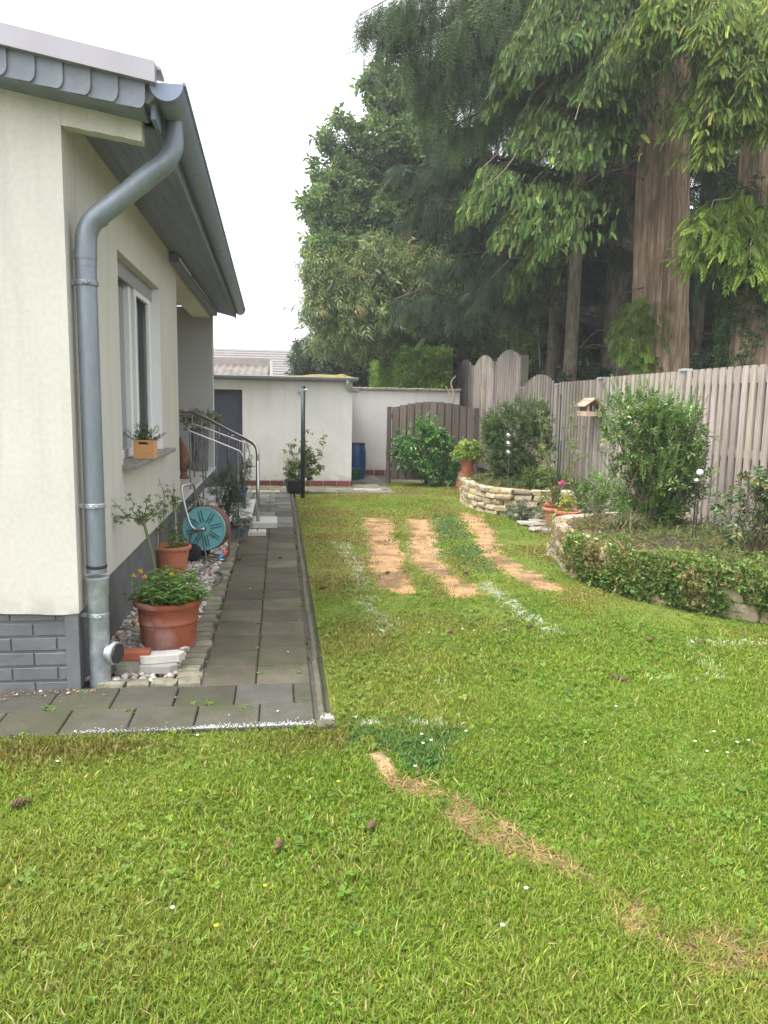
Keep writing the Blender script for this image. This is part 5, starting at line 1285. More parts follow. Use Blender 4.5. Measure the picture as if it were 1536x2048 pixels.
# ground cover in the far bed and on the open soil of the long bed
mb = MB(); blob_crown(mb, [((3.5, 6.2, .31), (.55, .7, .10)), ((3.9, 6.9, .31), (.6, .8, .09)), ((3.8, 5.3, .31), (.6, .6, .10)), ((3.45, 5.8, .33), (.4, .5, .09)), ((4.1, 6.5, .30), (.45, .6, .09)), ((3.4, 7.3, .31), (.4, .5, .07)), ((4.3, 6.0, .26), (.3, 1.0, .05)), ((3.3, 11.6, .34), (.5, .8, .09)), ((3.9, 11.2, .36), (.6, .8, .10)), ((3.25, 10.85, .35), (.35, .45, .08))], T_SMALL, .05, 700, pal_fn((.08, .11, .035), (.19, .21, .07), .28, (.30, .2, .1), .06), 94, gap=.34)
tag(mb.build('ground_cover', M['leaf'], color=True), 'low straggly ground cover on the soil of both stone beds', kind='stuff')

# =================================================================== SHRUBS
gd = pal_fn((.022, .055, .018), (.075, .125, .04), .25); gm = pal_fn((.055, .13, .03), (.15, .24, .06), .25, (.2, .24, .07), .06); gl = pal_fn((.10, .17, .04), (.2, .28, .07), .2)
bush('clipped_shrub', 'dense dark small leaved shrub in the curved stone bed', (3.55, 11.3, .3), [((3.45, 11.3, .95), (.38, .36, .50)), ((3.62, 11.25, 1.32), (.40, .34, .30)), ((3.25, 11.35, 1.15), (.22, .25, .30)), ((3.75, 11.2, .85), (.33, .3, .38)), ((3.50, 11.2, .60), (.38, .32, .24))],
     T_SHRUB, .068, 900, pal_fn((.04, .08, .025), (.13, .19, .06), .28), 101, nst=24, gap=.30, spikes=16)
bush('azalea_bush', 'low bright topped bush in front of the dense shrub with glass ball stakes', (3.72, 10.75, .3), [((3.72, 10.7, .47), (.30, .26, .13)), ((3.90, 10.75, .44), (.22, .22, .12))], T_SHRUB, .06, 620, pal_fn((.05, .09, .03), (.15, .22, .06), .3), 102, spikes=8)
bush('hydrangea_bush', 'leafy green hydrangea bush in front of the brown board panel', (2.75, 14.3, 0), [((2.62, 14.25, .62), (.50, .32, .42)), ((2.35, 14.25, .72), (.27, .25, .22)), ((2.85, 14.2, .78), (.25, .25, .30)), ((2.60, 14.25, 1.02), (.16, .15, .16)), ((3.05, 14.2, .55), (.26, .25, .35)), ((3.0, 14.15, .25), (.35, .25, .25))],
     T_BIG, .115, 230, pal_fn((.05, .13, .04), (.16, .33, .08), .22), 103, nst=18, gap=.36, m='leaf_gloss', spikes=5)
bush('large_shrub', 'tall loose green shrub in the long bed in front of the slatted fence', (3.72, 7.25, .28), [((3.62, 7.25, 1.08), (.46, .38, .36)), ((3.48, 7.3, 1.36), (.34, .30, .24)), ((3.84, 7.2, 1.24), (.28, .28, .28)), ((3.62, 7.2, .72), (.42, .34, .34)), ((3.90, 7.2, .80), (.32, .3, .34)), ((3.74, 7.3, .42), (.28, .24, .22))],
     T_SHRUB, .098, 350, gm, 104, nst=34, m='leaf_gloss', gap=.37, spikes=30, sr=.010)
bush('old_hydrangea', 'broad leaved hydrangea with reddish stems at the right beside the fence', (3.92, 5.75, .28), [((3.82, 5.75, .72), (.30, .28, .24)), ((4.05, 5.75, .80), (.28, .25, .22)), ((3.66, 5.7, .86), (.16, .16, .18)), ((4.16, 5.8, .62), (.18, .2, .18)), ((3.92, 5.6, .56), (.26, .2, .15))],
     T_BIG, .072, 250, pal_fn((.05, .085, .04), (.13, .17, .07), .2, (.22, .22, .07), .12), 105, nst=30, m='leaf_gloss', gap=.40, sr=.006)
bush('rhododendron_bush', 'low glossy leaved rhododendron in front of the concrete fence base', (3.95, 9.0, .0), [((3.92, 9.0, .42), (.34, .3, .22)), ((3.70, 8.9, .36), (.2, .2, .18))], T_SHRUB, .085, 300, pal_fn((.06, .12, .03), (.15, .24, .06), .25), 106, m='leaf_gloss', nst=10, spikes=6)
bush('grey_leaved_herb', 'low grey leaved herb at the end of the long stone bed', (3.15, 7.6, .3), [((3.15, 7.55, .42), (.28, .22, .08)), ((3.45, 7.5, .40), (.2, .2, .08))], T_SMALL, .05, 450, pal_fn((.12, .11, .07), (.22, .2, .13), .2), 107, nst=6)
r = np.random.default_rng(108); t = empty('fountain_grass', 'pale arching fountain grass left of the tall loose shrub', 'plant', (3.35, 7.05, .3)); mb = MB(); strands(mb, (3.38, 7.05, .32), 150, .34, 1.2, .004, r, (.16, .18, .09), (.36, .34, .2), 1.6); mb.build('foliage', M['leaf'], t, color=True)
bush('lavender_plant', 'small grey green plant with tiny violet flowers beside the stone bed corner', (3.45, 7.95, .3), [((3.42, 7.9, .46), (.16, .16, .12))], T_SMALL, .05, 500, pal_fn((.09, .14, .06), (.2, .26, .12), .2, (.3, .2, .4), .06), 109, nst=8)
bush('silver_plant', 'low silvery plant at the foot of the curved stone wall', (3.25, 10.0, 0), [((3.22, 9.98, .10), (.2, .14, .12)), ((3.5, 9.85, .07), (.22, .14, .07))], T_BIG, .07, 240, pal_fn((.13, .17, .12), (.22, .27, .19), .15), 110, nst=6)
# terracotta pots between the beds
def geranium(c, seed, pal, bl=None, rad=.11, lab='', sz=.065):
    bush('geranium_plant', lab, (c[0], c[1], c[2] - .02), [((c[0], c[1], c[2] + .08), (rad, rad, .11))], T_BIG, sz, 420, pal, seed, cat='plant', nst=8, smat='stem_green')
    o = COL.objects[-1]
    par = [q for q in bpy.data.objects if q.get('label') == lab][0]
    r = np.random.default_rng(seed)
    for k_, (dx, dz, colr) in enumerate(bl or ()):
        mb = MB(); n = 26; u = norm(r.normal(0, 1, (n, 3))) * .028 + np.array([c[0] + dx, c[1] - .05, c[2] + dz]); X_, Y_, Z_ = frames(r.normal(0, 1, (n, 3)), r); mb.stamp(T_CLOVER, u, X_, Y_, Z_, np.full((n, 1), .016), palette(n, r, colr, np.array(colr) * 1.3, .12))
        mb.tube([(c[0] + dx * .5, c[1], c[2] + .02), (c[0] + dx, c[1] - .05, c[2] + dz)], .003, 5, col=(.1, .17, .05)); mb.build('blossom', M['petal'], par, color=True)
pot('flower_pot', 'terracotta pot with a coral geranium standing behind the front terracotta pot', (3.46, 9.30, .06), .085, .115, .24)
pot('flower_pot', 'front terracotta pot with yellow green foliage between the two stone beds', (3.36, 8.62, .05), .085, .135, .25, saucer=True)
pot('flower_pot', 'wide terracotta pot behind holding the climbing rose stake', (float(atY(1113, 1000, 9.05)[0]), 9.05, .04), .10, .15, .24)
geranium((3.46, 9.30, .30), 121, pal_fn((.08, .17, .04), (.17, .28, .07), .2), [(-.03, .20, (.62, .14, .10)), (-.08, .10, (.6, .13, .12)), (-.04, .04, (.6, .13, .12))], .15, 'coral flowered geranium in the terracotta pot beside the curved bed')
geranium((3.36, 8.62, .29), 122, pal_fn((.2, .24, .04), (.42, .45, .08), .15), None, .09, 'yellow green leafy plant in the front terracotta pot', .05)
mb = MB(); r = np.random.default_rng(4)
for i in range(7): block(mb, (3.25 + r.uniform(-.12, .2), 8.7 + i * .16, .015), (.28, .16, .035), r.uniform(-.3, .3), np.array([.33, .30, .26]) * r.uniform(.7, 1.2), r, .05)
tag(mb.build('stone_flags', M['limestone'], smooth=True, color=True), kind='structure')
# pink flower and climbing rose with green stake
cr_b = np.append(atY(1113, 1000, 9.05)[:2], .26)
tips = [atY(x_, y_, Y_) for x_, y_, Y_ in ((1085, 790, 9.1), (1130, 850, 9.2), (1075, 875, 9.1), (1160, 800, 9.3), (1150, 885, 9.2), (1100, 830, 9.0), (1125, 790, 9.2), (1140, 940, 9.1), (1070, 960, 9.1), (1165, 860, 9.3), (1085, 920, 9.0), (1175, 905, 9.2))]
sparse_rose('climbing_rose', 'thin climbing rose on a green stake against the slatted fence', cr_b, tips, 131, .055, 12, pal_fn((.14, .19, .07), (.28, .30, .12), .2), r0=.007)
mb = MB(); sk_ = atY(1113, 1000, 9.1); mb.tube([(sk_[0] + .01, 9.12, .1), (sk_[0], 9.12, 1.66)], .010, 8); mb.tube([(sk_[0] + .025, 9.10, .1), (sk_[0] + .02, 9.10, 1.1)], .007, 8); tag(mb.build('plant_stake', M['post']), 'slim dark green plant stake supporting the climbing rose', 'plant stake')
t = empty('dahlia_plant', 'single pink round flower on a leafy stem beside the green stake', 'plant', (3.80, 8.95, .0)); r = np.random.default_rng(7); c_ = atY(1124, 967, 8.95)
mb = MB(); n = 70; u = norm(r.normal(0, 1, (n, 3))) * .03 + c_; X_, Y_, Z_ = frames(r.normal(0, 1, (n, 3)), r); mb.stamp(T_CLOVER, u, X_, Y_, Z_, np.full((n, 1), .018), palette(n, r, (.62, .10, .36), (.8, .22, .5), .12)); mb.build('blossom', M['petal'], t, color=True)
mb = MB(); mb.tube([(3.80, 8.98, .0), c_ * .5 + np.array([3.82, 8.98, .0]) * .5, c_], .004, 5); mb.build('stem', M['stem_green'], t)
mb = MB(); blob_crown(mb, [((3.84, 8.95, .42), (.12, .1, .12))], T_SHRUB, .07, 260, gl, 77); mb.build('foliage', M['leaf'], t, color=True)
# pot on upturned pot
pot('upturned_pot', 'dark red upturned clay pot serving as a stand at the end of the curved bed', (2.98, 12.1, .2), .17, .13, .24, 'terra_old', rim=.004, rimh=.02)
pot('flower_pot', 'terracotta pot with yellow green plant standing on the upturned clay pot', (2.99, 12.1, .45), .085, .10, .20, rim=.012, rimh=.04, saucer=True)
bush('hosta_plant', 'yellow green drooping plant in the terracotta pot on the clay stand', (2.99, 12.1, .62), [((2.97, 12.1, .74), (.22, .17, .10)), ((3.05, 12.05, .85), (.12, .12, .09))], T_BIG, .10, 300, pal_fn((.16, .24, .05), (.32, .40, .09), .2), 141, cat='plant', nst=6, smat='stem_green')
# glass ball stakes
for k_, y_ in enumerate((870, 887, 905)):
    pass
t = empty('glass_ball_stake', 'thin garden stake with three small glass balls in front of the dense shrub', 'garden ornament', (3.40, 10.55, .3)); xx = atY(1018, 905, 10.5)
mb = MB(); mb.tube([(xx[0], 10.5, .3), (xx[0], 10.5, 1.10)], .004, 6); mb.build('rod', M['darksteel'], t)
for y_ in (871, 887, 905):
    c_ = atY(1017, y_, 10.5); mb = MB(); mb.stamp(ICO2, np.array([c_]), np.eye(3)[0:1], np.eye(3)[1:2], np.eye(3)[2:3], np.array([[.034]]), np.ones((1, 3))); mb.build('glass_ball', M['ball_steel'], t, smooth=True)
    mb = MB(); aa = np.linspace(0, 2 * pi, 21); mb.tube([c_ + np.array([.045 * cos(q), 0, .045 * sin(q)]) for q in aa], .004, 5, caps=False); mb.build('ring', M['darksteel'], t)
t = empty('white_ball_stake', 'white glass ball on a garden stake beside the old hydrangea', 'garden ornament', (4.02, 6.35, .28)); c_ = atY(1400, 945, 6.3)
mb = MB(); mb.stamp(ICO2, np.array([c_]), np.eye(3)[0:1], np.eye(3)[1:2], np.eye(3)[2:3], np.array([[.030]]), np.ones((1, 3))); mb.build('ball', M['ball_white'], t, smooth=True)
mb = MB(); mb.tube([c_ - [0, 0, .03], (c_[0], c_[1], .2)], .005, 6); mb.build('rod', M['black'], t)
t = empty('steel_ball_stake', 'small shiny steel ball on a stake just below the white ball', 'garden ornament', (4.0, 6.35, .28)); c_ = atY(1393, 962, 6.25)
mb = MB(); mb.stamp(ICO2, np.array([c_]), np.eye(3)[0:1], np.eye(3)[1:2], np.eye(3)[2:3], np.array([[.026]]), np.ones((1, 3))); mb.build('ball', M['ball_steel'], t, smooth=True)
mb = MB(); mb.tube([c_ - [0, 0, .02], (c_[0], c_[1], .2)], .005, 6); mb.build('rod', M['black'], t)
# bare forked branch behind the brown panel
mb = MB(); b0 = atY(905, 812, 15.2)
mb.tube([b0 - [0, 0, .6], b0, atY(900, 790, 15.2), atY(892, 773, 15.2)], [.022, .010], 6, smoothn=12); mb.tube([b0, atY(907, 785, 15.2), atY(902, 766, 15.2), atY(911, 752, 15.2)], [.020, .008], 6, smoothn=12)
tag(mb.build('dead_branch', M['pine'], smooth=True), 'bare forked pale branch standing behind the brown board panel', 'branch')

# =================================================================== small things on lawn and paving
def cone(lab, x_, y_, s=.028, rot=0.):
    s = s * .78
    p = atZ(x_, y_, .012); r = np.random.default_rng(int(x_)); mb = MB(); n = 46; i = np.arange(n); a = i * 2.4; t_ = (i + .5) / n; rad = np.sin(t_ * pi) ** .7 * .42 + .05
    ax_ = np.array([cos(rot), sin(rot), .1]); e = norm(np.cross([0, 0, 1.], ax_)[None])[0]; f = np.cross(ax_, e)
    D = e * np.cos(a)[:, None] + f * np.sin(a)[:, None]; pos = p + ax_ * ((t_ - .5) * 2 * s)[:, None] + D * (rad * s)[:, None]
    X_ = norm(D + ax_ * .6); Y_ = norm(np.cross(X_, ax_)); Z_ = np.cross(X_, Y_)
    mb.stamp((np.array([[-.5, -.5, 0], [.2, -.6, .1], [.7, 0, .0], [.2, .6, .1], [-.5, .5, 0], [0, 0, .5]]), [np.array([(0, 1, 5), (1, 2, 5), (2, 3, 5), (3, 4, 5), (4, 0, 5)])], None), pos, X_, Y_, Z_, np.full((n, 1), s * .42), np.ones((n, 3)))
    mb.stamp(ICO1, p[None], ax_[None], e[None], f[None], np.array([[s * .9, s * .4, s * .4]]), np.ones((1, 3)))
    tag(mb.build('pine_cone', M['cone']), lab, 'pine cone', group='cones fallen on the lawn and paving')
cone('long dark cone at the far left of the foreground grass', 38, 1605, .036, .3)
cone('dark cone lying alone left of centre in the foreground grass', 557, 1688, .026, 1.2)
cone('dark cone just below the straw trench in the foreground grass', 743, 1650, .026, .9)
cone('brown cone on the green lawn, left one of a pair', 1230, 1353, .03, 1.8)
cone('brown cone on the green lawn, right one of a pair', 1247, 1358, .03, .1)
cone('small dark cone beside the short white lime dashes', 900, 1263, .024, .5)
cone('reddish cone near the corner of the white lime lines', 1059, 1251, .03, .1)
cone('cone left of the far white line on the right of the lawn', 1300, 1279, .028, .2)
cone('cone touching the far white line on the right of the lawn', 1404, 1283, .032, .1)
cone('cone on the grass near the path beside the left lime line', 645, 1175, .032, .1)
cone('cone lying on the left straw strip', 775, 1145, .03, .2)
cone('cone lying on the path pavers near the hose reel', 478, 1118, .03, .2)
cone('small cone on the right column of path pavers', 560, 1115, .022, .2)
cone('cone at the top edge of the right straw strip', 932, 1145, .03, .2)
mb = MB(); r = np.random.default_rng(152)     # fallen litter
for q in range(330):
    if q < 120: p = np.array([r.uniform(-1.9, -.95), 4.0 - abs(r.normal(0, .05)), .004])
    elif q < 220: p = np.array([r.normal(-.425, .012), r.uniform(4.1, 9.2), .004])
    else: p = np.array([r.uniform(-1.8, .17), r.uniform(3.46, 9.2), .004]); 
    if q >= 220 and p[0] < -.42 and p[1] > 4.0: continue
    X_, Y_, Z_ = frames(np.append(r.normal(0, 1, 2), r.normal(0, .15))[None], r, .3)
    mb.stamp(tmpl(leaf_pts((0, 0, 0), (1, 0, 0), (0, 1, 0), (0, 0, 1), 1, .55, -.1, .25), [(0, 1, 2, 3)]), (p + [0, 0, r.uniform(0, .006)])[None], X_, Y_, Z_, np.array([[r.uniform(.008, .026)]]), palette(1, r, (.12, .07, .05), (.30, .2, .13), .25, (.5, .48, .42), .12))
tag(mb.build('leaf_litter', M['dry'], color=True), 'dry brown leaf crumbs scattered on the pavers', kind='stuff')
mb = MB(); r = np.random.default_rng(153)     # weeds in joints
for (x_, y_, s) in ((95, 1416, .05), (260, 1420, .045), (415, 1405, .05), (495, 1415, .04), (520, 1345, .03), (517, 1245, .035), (530, 1200, .03), (528, 1130, .03), (545, 1085, .03), (160, 1385, .04), (40, 1470, .05), (600, 1345, .03), (598, 1240, .03), (330, 1445, .025)):
    p = atZ(x_, y_, .002); n = 9; pos = p + r.normal(0, s * .35, (n, 3)) * [1, 1, 0]; X_, Y_, Z_ = frames(np.concatenate([r.normal(0, 1, (n, 2)), r.uniform(.05, .5, (n, 1))], 1), r, .3)
    mb.stamp(T_CLOVER, pos, X_, Y_, Z_, np.full((n, 1), s * .33), palette(n, r, (.09, .16, .03), (.17, .27, .05), .2))
for q in range(500):
    y_ = r.uniform(4.1, 9.2); c_ = r.choice([-.13, .172, -.428]); p = np.array([[c_ + r.normal(0, .008), y_, .0]])
    if vnoise(y_, c_ * 9, .5) < .5: continue
    X_, Y_, Z_ = frames(np.array([[r.normal(0, .5), r.normal(0, .5), .8]]), r, .5); mb.stamp(T_CLOVER, p, X_, Y_, Z_, np.array([[r.uniform(.008, .018)]]), palette(1, r, (.06, .09, .02), (.14, .17, .04), .2))
tag(mb.build('joint_weeds', M['leaf'], color=True), 'tiny weeds and moss growing in the paving joints', kind='stuff')
r = np.random.default_rng(154)
def daisy(x_, y_, yellow, lab, grp):
    p = atZ(x_, y_, .04); mb = MB(); n = 9 if not yellow else 5; a = np.arange(n) * 2 * pi / n; D = np.stack([np.cos(a), np.sin(a), np.full(n, .35 if yellow else .1)], 1); X_, Y_, Z_ = frames(D, r, .01)
    mb.stamp(tmpl(leaf_pts((0, 0, 0), (1, 0, 0), (0, 1, 0), (0, 0, 1), 1, .55 if not yellow else .95, -.1, .1), [(0, 1, 2, 3)]), np.tile(p, (n, 1)), X_, Y_, Z_, np.full((n, 1), .0085 if not yellow else .008), np.tile((.8, .8, .78) if not yellow else (.85, .6, .01), (n, 1)))
    mb.tube([p - [0, 0, .035], p], .0012, 4, col=(.1, .17, .04)); tag(mb.build('buttercup' if yellow else 'daisy', M['petal'], color=True), lab, 'flower', group=grp)
BC = [(530, 1772, 'brightest yellow buttercup, left of centre in the foreground grass'), (432, 1852, 'lowest yellow buttercup in the foreground grass'), (361, 1582, 'yellow buttercup in the grass below the white painted paving edge'),
      (1170, 1485, 'lone yellow buttercup on the bright right part of the lawn'), (676, 1563, 'yellow buttercup just left of the start of the straw trench')]
for x_, y_, lab in BC: daisy(x_, y_, True, lab, 'yellow buttercups in the lawn')
DS = [(345, 1815, 'white daisy in the left foreground grass, lowest on that side'), (1052, 1776, 'white daisy just below the middle of the straw trench'), (1005, 1850, 'white daisy in the foreground grass, right of centre and nearest the camera'),
      (932, 1462, 'white daisy at the right end of the dark green patch'), (843, 1468, 'leftmost of three daisies close together in the dark green patch'), (862, 1480, 'rightmost of three daisies close together in the dark green patch'), (846, 1486, 'lowest of three daisies close together in the dark green patch'),
      (1390, 1482, 'leftmost daisy of the white cluster on the right of the lawn'), (1428, 1463, 'topmost daisy of the white cluster on the right of the lawn'), (1414, 1502, 'lowest left daisy of the white cluster on the right of the lawn'), (1455, 1505, 'lowest right daisy of the white cluster on the right of the lawn'),
      (1474, 1484, 'second daisy from the right in the white cluster on the right'), (1497, 1480, 'rightmost daisy of the white cluster on the right of the lawn'), (1232, 1412, 'lone daisy above left of the white cluster on the right'), (830, 1532, 'daisy at the lower edge of the dark green patch'),
      (115, 1522, 'daisy at the far left just below the paving'), (395, 1470, 'daisy in the brownish grass edge under the white painted paving edge'), (925, 1258, 'left one of two daisies near the faint lime dashes'), (948, 1261, 'right one of two daisies near the faint lime dashes')]
for x_, y_, lab in DS: daisy(x_, y_, False, lab, 'white daisies in the lawn')

# =================================================================== TREES
def tree(name, label, base, group=None, cat='tree'): return empty(name, label, cat, base, group)
def rboughs(base, top, zs, n, L0, L1, drop, r, az0=0, az1=2 * pi, rise=.15):
    base, top = np.array(base, float), np.array(top, float); out = []
    for i in range(n):
        z = zs[0] + (zs[1] - zs[0]) * (i + r.random()) / n; t_ = (z - base[2]) / (top[2] - base[2]); p0 = base + (top - base) * t_
        a = r.uniform(az0, az1); L = (L0 + (L1 - L0) * (z - zs[0]) / (zs[1] - zs[0])) * r.uniform(.7, 1.1)
        p1 = p0 + np.array([cos(a) * L, sin(a) * L, -drop * L * r.uniform(.6, 1.3)]); out.append((p0, p1, rise * L))
    return out
r = np.random.default_rng(201)
palA = pal_fn((.045, .095, .024), (.125, .19, .042), .32, (.22, .23, .06), .03)
palA2 = pal_fn((.065, .125, .025), (.19, .25, .045), .32, (.27, .27, .07), .05)
palD = pal_fn((.035, .07, .03), (.085, .13, .05), .28)
palS = pal_fn((.02, .042, .022), (.055, .09, .04), .3)
# --- tree A
A_base, A_top = (5.98, 11.5, -.1), (5.1, 11.6, 17.0)
tA = tree('redwood_tree', 'tall conifer with a thick stringy brown trunk, left one of the two behind the fence', (5.98, 11.5, 0))
wood = MB(); trunk_mesh(wood, A_base, A_top, .455, .20, seg=220, rings=150, flare=.18, flute=.035, seed=3); 
def tp(z, b=A_base, t=A_top): b = np.array(b); t = np.array(t); return b + (t - b) * (z - b[2]) / (t[2] - b[2])
B = []
for (x_, y_, Y_, z0) in ((922, 415, 10.9, 6.0), (985, 480, 10.7, 5.6), (955, 345, 11.2, 6.8), (1065, 500, 10.6, 5.4), (1120, 335, 10.3, 6.2), (1020, 560, 11.4, 5.2), (1110, 430, 10.9, 5.6), (1045, 300, 10.8, 7.2),
                         (1150, 240, 10.0, 6.8), (1040, 140, 10.6, 8.2), (1120, 90, 10.2, 8.0), (1200, 150, 9.9, 7.6), (1290, 120, 9.7, 7.6), (970, 200, 11.4, 7.8), (1150, 380, 10.4, 5.9), (1070, 230, 10.6, 7.5), (1200, 200, 10.5, 7.2), (1000, 120, 11.0, 8.4)):
    B.append((tp(z0 + .2), atY(x_, y_, Y_), .9))
B += rboughs(A_base, A_top, (8.6, 16.5), 26, 3.0, .9, .3, r, pi * .5, pi * 1.75)
B += rboughs(A_base, A_top, (6.6, 15.5), 12, 2.8, .8, .3, r, 0, pi * .5)
mb = MB(); bough_crown(mb, wood, B, T_FEATHER, .112, 480, palA, 202, down=.5, rw=.02, width=.62, start=.38, clump=.44)
B2 = [(tp(2.9), atY(1232, 650, 10.9), .25), (tp(2.7), atY(1245, 690, 10.95), .2), (tp(3.0), atY(1262, 615, 11.0), .2), (tp(2.3), atY(1268, 712, 11.0), .1)]
bough_crown(mb, wood, B2, T_FEATHER_S, .15, 80, pal_fn((.08, .15, .02), (.14, .22, .03), .2), 203, down=.3, width=.7, start=.3, rw=.015)
wood.build('trunk', M['bark'], tA, smooth=True); mb.build('crown', M['needle'], tA, color=True)
# --- tree B
B_base, B_top = (6.62, 10.0, -.1), (6.05, 10.2, 16.0)
tB = tree('redwood_tree', 'tall conifer with a reddish peeling trunk with ivy, at the right edge', (6.62, 10.0, 0))
wood = MB(); trunk_mesh(wood, B_base, B_top, .40, .18, seg=200, rings=140, flare=.2, flute=.05, seed=5)
B = []
for (x_, y_, Y_, z0) in ((1370, 250, 8.9, 5.8), (1410, 300, 8.8, 5.6), (1370, 60, 8.9, 6.8), (1420, 180, 8.6, 6.0), (1410, 240, 8.5, 6.0), (1490, 190, 8.4, 6.4), (1330, 30, 8.9, 7.0), (1500, 130, 8.3, 6.4), (1400, 60, 8.5, 6.8), (1445, 110, 8.4, 6.6), (1250, 60, 9.2, 7.2), (1300, 10, 9.0, 7.4), (1540, 250, 8.4, 6.2), (1550, 60, 8.2, 6.8)):
    B.append((tp(z0, B_base, B_top), atY(x_, y_, Y_), .7))
B += rboughs(B_base, B_top, (8.0, 15.5), 28, 2.6, .8, .3, r)
B += rboughs(B_base, B_top, (5.6, 8.0), 6, 2.0, 2.4, .3, r, -pi * .3, pi * .35)
mb = MB(); bough_crown(mb, wood, B, T_FEATHER, .105, 480, palA2, 205, down=.45, rw=.02, width=.6, start=.35, clump=.44)
B2 = [(tp(4.4, B_base, B_top), atY(1385, 440, 9.4), .3), (tp(3.7, B_base, B_top), atY(1372, 505, 9.5), .3), (tp(4.3, B_base, B_top), atY(1500, 520, 8.9), .3), (tp(4.2, B_base, B_top), atY(1560, 560, 8.8), .3),
      (tp(4.2, B_base, B_top), atY(1440, 480, 9.1), .3), (tp(4.3, B_base, B_top), atY(1580, 520, 8.8), .3)]
bough_crown(mb, wood, B2, T_FEATHER_S, .17, 105, pal_fn((.09, .16, .02), (.19, .27, .035), .22), 206, down=.35, width=.75, start=.2, rw=.018)
wood.build('trunk', M['bark'], tB, smooth=True); mb.build('crown', M['needle'], tB, color=True)
iv = MB(); rr = np.random.default_rng(207); n = 2300; z = rr.uniform(1.9, 4.6, n); a = rr.uniform(pi * .7, pi * 1.9, n); zc = fbm(z * 1.2, a * 1.5, .9, 3, 3); k_ = (zc > .50) & ~((z < 2.5) & (a > 4.2)); z, a = z[k_], a[k_]
P_ = np.array([tp(q, B_base, B_top) for q in z]); P_[:, 0] += np.cos(a) * (.43 + rr.uniform(0, .12, len(z))); P_[:, 1] += np.sin(a) * (.43 + rr.uniform(0, .1, len(z))); D = np.stack([np.cos(a), np.sin(a), np.full(len(a), -.3)], 1) + rr.normal(0, .4, (len(a), 3)); X_, Y_, Z_ = frames(D, rr)
iv.stamp(T_BIG, P_, X_, Y_, Z_, np.full((len(z), 1), .085), palette(len(z), rr, (.04, .09, .025), (.10, .17, .05), .2)); iv.build('ivy', M['leaf_gloss'], tB, color=True)
# --- trunk C
C_b, C_t = (6.75, 15.0, -.1), (6.55, 15.2, 13)
tC = tree('dark_pine', 'slimmer yellowish grey trunk of a dark pine standing left of the thick brown trunk', (6.75, 15, 0))
wood = MB(); trunk_mesh(wood, C_b, C_t, .30, .13, seg=32, rings=40, flare=.35, flute=.04, seed=8)
rr = np.random.default_rng(210)
for q in range(26):      # bare dead twigs low on the trunk
    p0 = tp(rr.uniform(2.6, 6.0), C_b, C_t); a = rr.uniform(pi * .6, pi * 1.6); L = rr.uniform(.8, 2.4); wood.tube([p0, p0 + [cos(a) * L * .5, sin(a) * L * .5, .05 * L], p0 + [cos(a) * L, sin(a) * L, rr.uniform(-.35, .25) * L]], [.02, .004], 4, caps=False, smoothn=7)
mb = MB(); bough_crown(mb, wood, rboughs(C_b, C_t, (5.5, 12.5), 30, 3.0, 1.0, .35, rr), T_SPRUCE, .30, 36, palS, 211, down=.5)
wood.build('trunk', M['bark_grey'], tC, smooth=True); mb.build('crown', M['needle'], tC, color=True)
# --- spruces: dark, layered drooping boughs
def spruce(label, base, H, zs, n, L0, L1, seed, down=.6, pal=palS, per=34, size=.30, r0=.2, drop=.3, extra=(), az=(0, 2 * pi), group=None, name='spruce_tree'):
    t = tree(name, label, base, group); rr = np.random.default_rng(seed); top = (base[0] + .1, base[1], H); wood = MB(); trunk_mesh(wood, base, top, r0, .04, seg=18, rings=24, flare=.3, flute=.03, seed=seed)
    B = rboughs(base, top, zs, n, L0, L1, drop, rr, *az) + [(tp(z, base, top), np.array(p), s) for z, p, s in extra]
    mb = MB(); bough_crown(mb, wood, B, T_SPRUCE, size, per, pal, seed + 1, down=down, width=.5)
    wood.build('trunk', M['bark_grey'], t, smooth=True); mb.build('crown', M['needle'], t, color=True); return t
spruce('large dark spruce with long drooping boughs reaching left over the clipped hedge', (5.9, 16.4, -.1), 15, (4.7, 14.5), 52, 3.2, .8, 221, per=44, extra=[(3.9, atY(790, 598, 14.6), .3), (4.6, atY(860, 520, 14.4), .4), (5.6, atY(800, 430, 14.8), .4), (6.4, atY(790, 330, 14.8), .4), (7.0, atY(850, 250, 14.6), .5), (5.0, atY(980, 560, 13.8), .3)], az=(pi * .35, pi * 1.75))
spruce('dark spruce whose hanging twigs fringe the sky at the top centre', (5.45, 14.3, -.1), 16, (7.2, 15.5), 46, 3.0, .8, 231, down=1.9, pal=palD, per=50, extra=[(9.4, atY(728, 25, 12.4), .5), (9.0, atY(760, 70, 12.2), .5), (8.8, atY(800, 110, 12.0), .5), (8.3, atY(840, 170, 12.2), .4), (9.6, atY(780, 10, 11.8), .5), (8.2, atY(900, 130, 11.8), .4), (8.6, atY(880, 60, 11.6), .4), (7.6, atY(900, 260, 12.4), .4), (9.2, atY(930, 30, 11.8), .4)], r0=.14, az=(pi * .6, pi * 1.5))
spruce('dark spruce filling the gap between the pine trunk and the thick brown trunk', (8.6, 15.5, -.1), 12, (1.6, 11.5), 60, 2.8, .8, 241, per=34)
spruce('dark spruce behind the right hand trunks', (10.6, 14.0, -.1), 13, (1.5, 12.5), 60, 3.2, .9, 251, per=32)
spruce('low dark spruce just behind the straight fence top, left of the pine trunk', (6.6, 17.6, -.1), 7.5, (1.0, 7), 44, 2.3, .5, 256, per=34)
spruce('far dark spruce seen between the trunks', (9.4, 20.5, -.1), 13, (1.2, 12.5), 54, 3.2, .9, 261, per=26, size=.4)
spruce('far dark spruce rising at the right behind the ivy covered trunk', (13.8, 18.5, -.1), 14, (1.2, 13.5), 54, 3.6, .9, 266, per=26, size=.4)
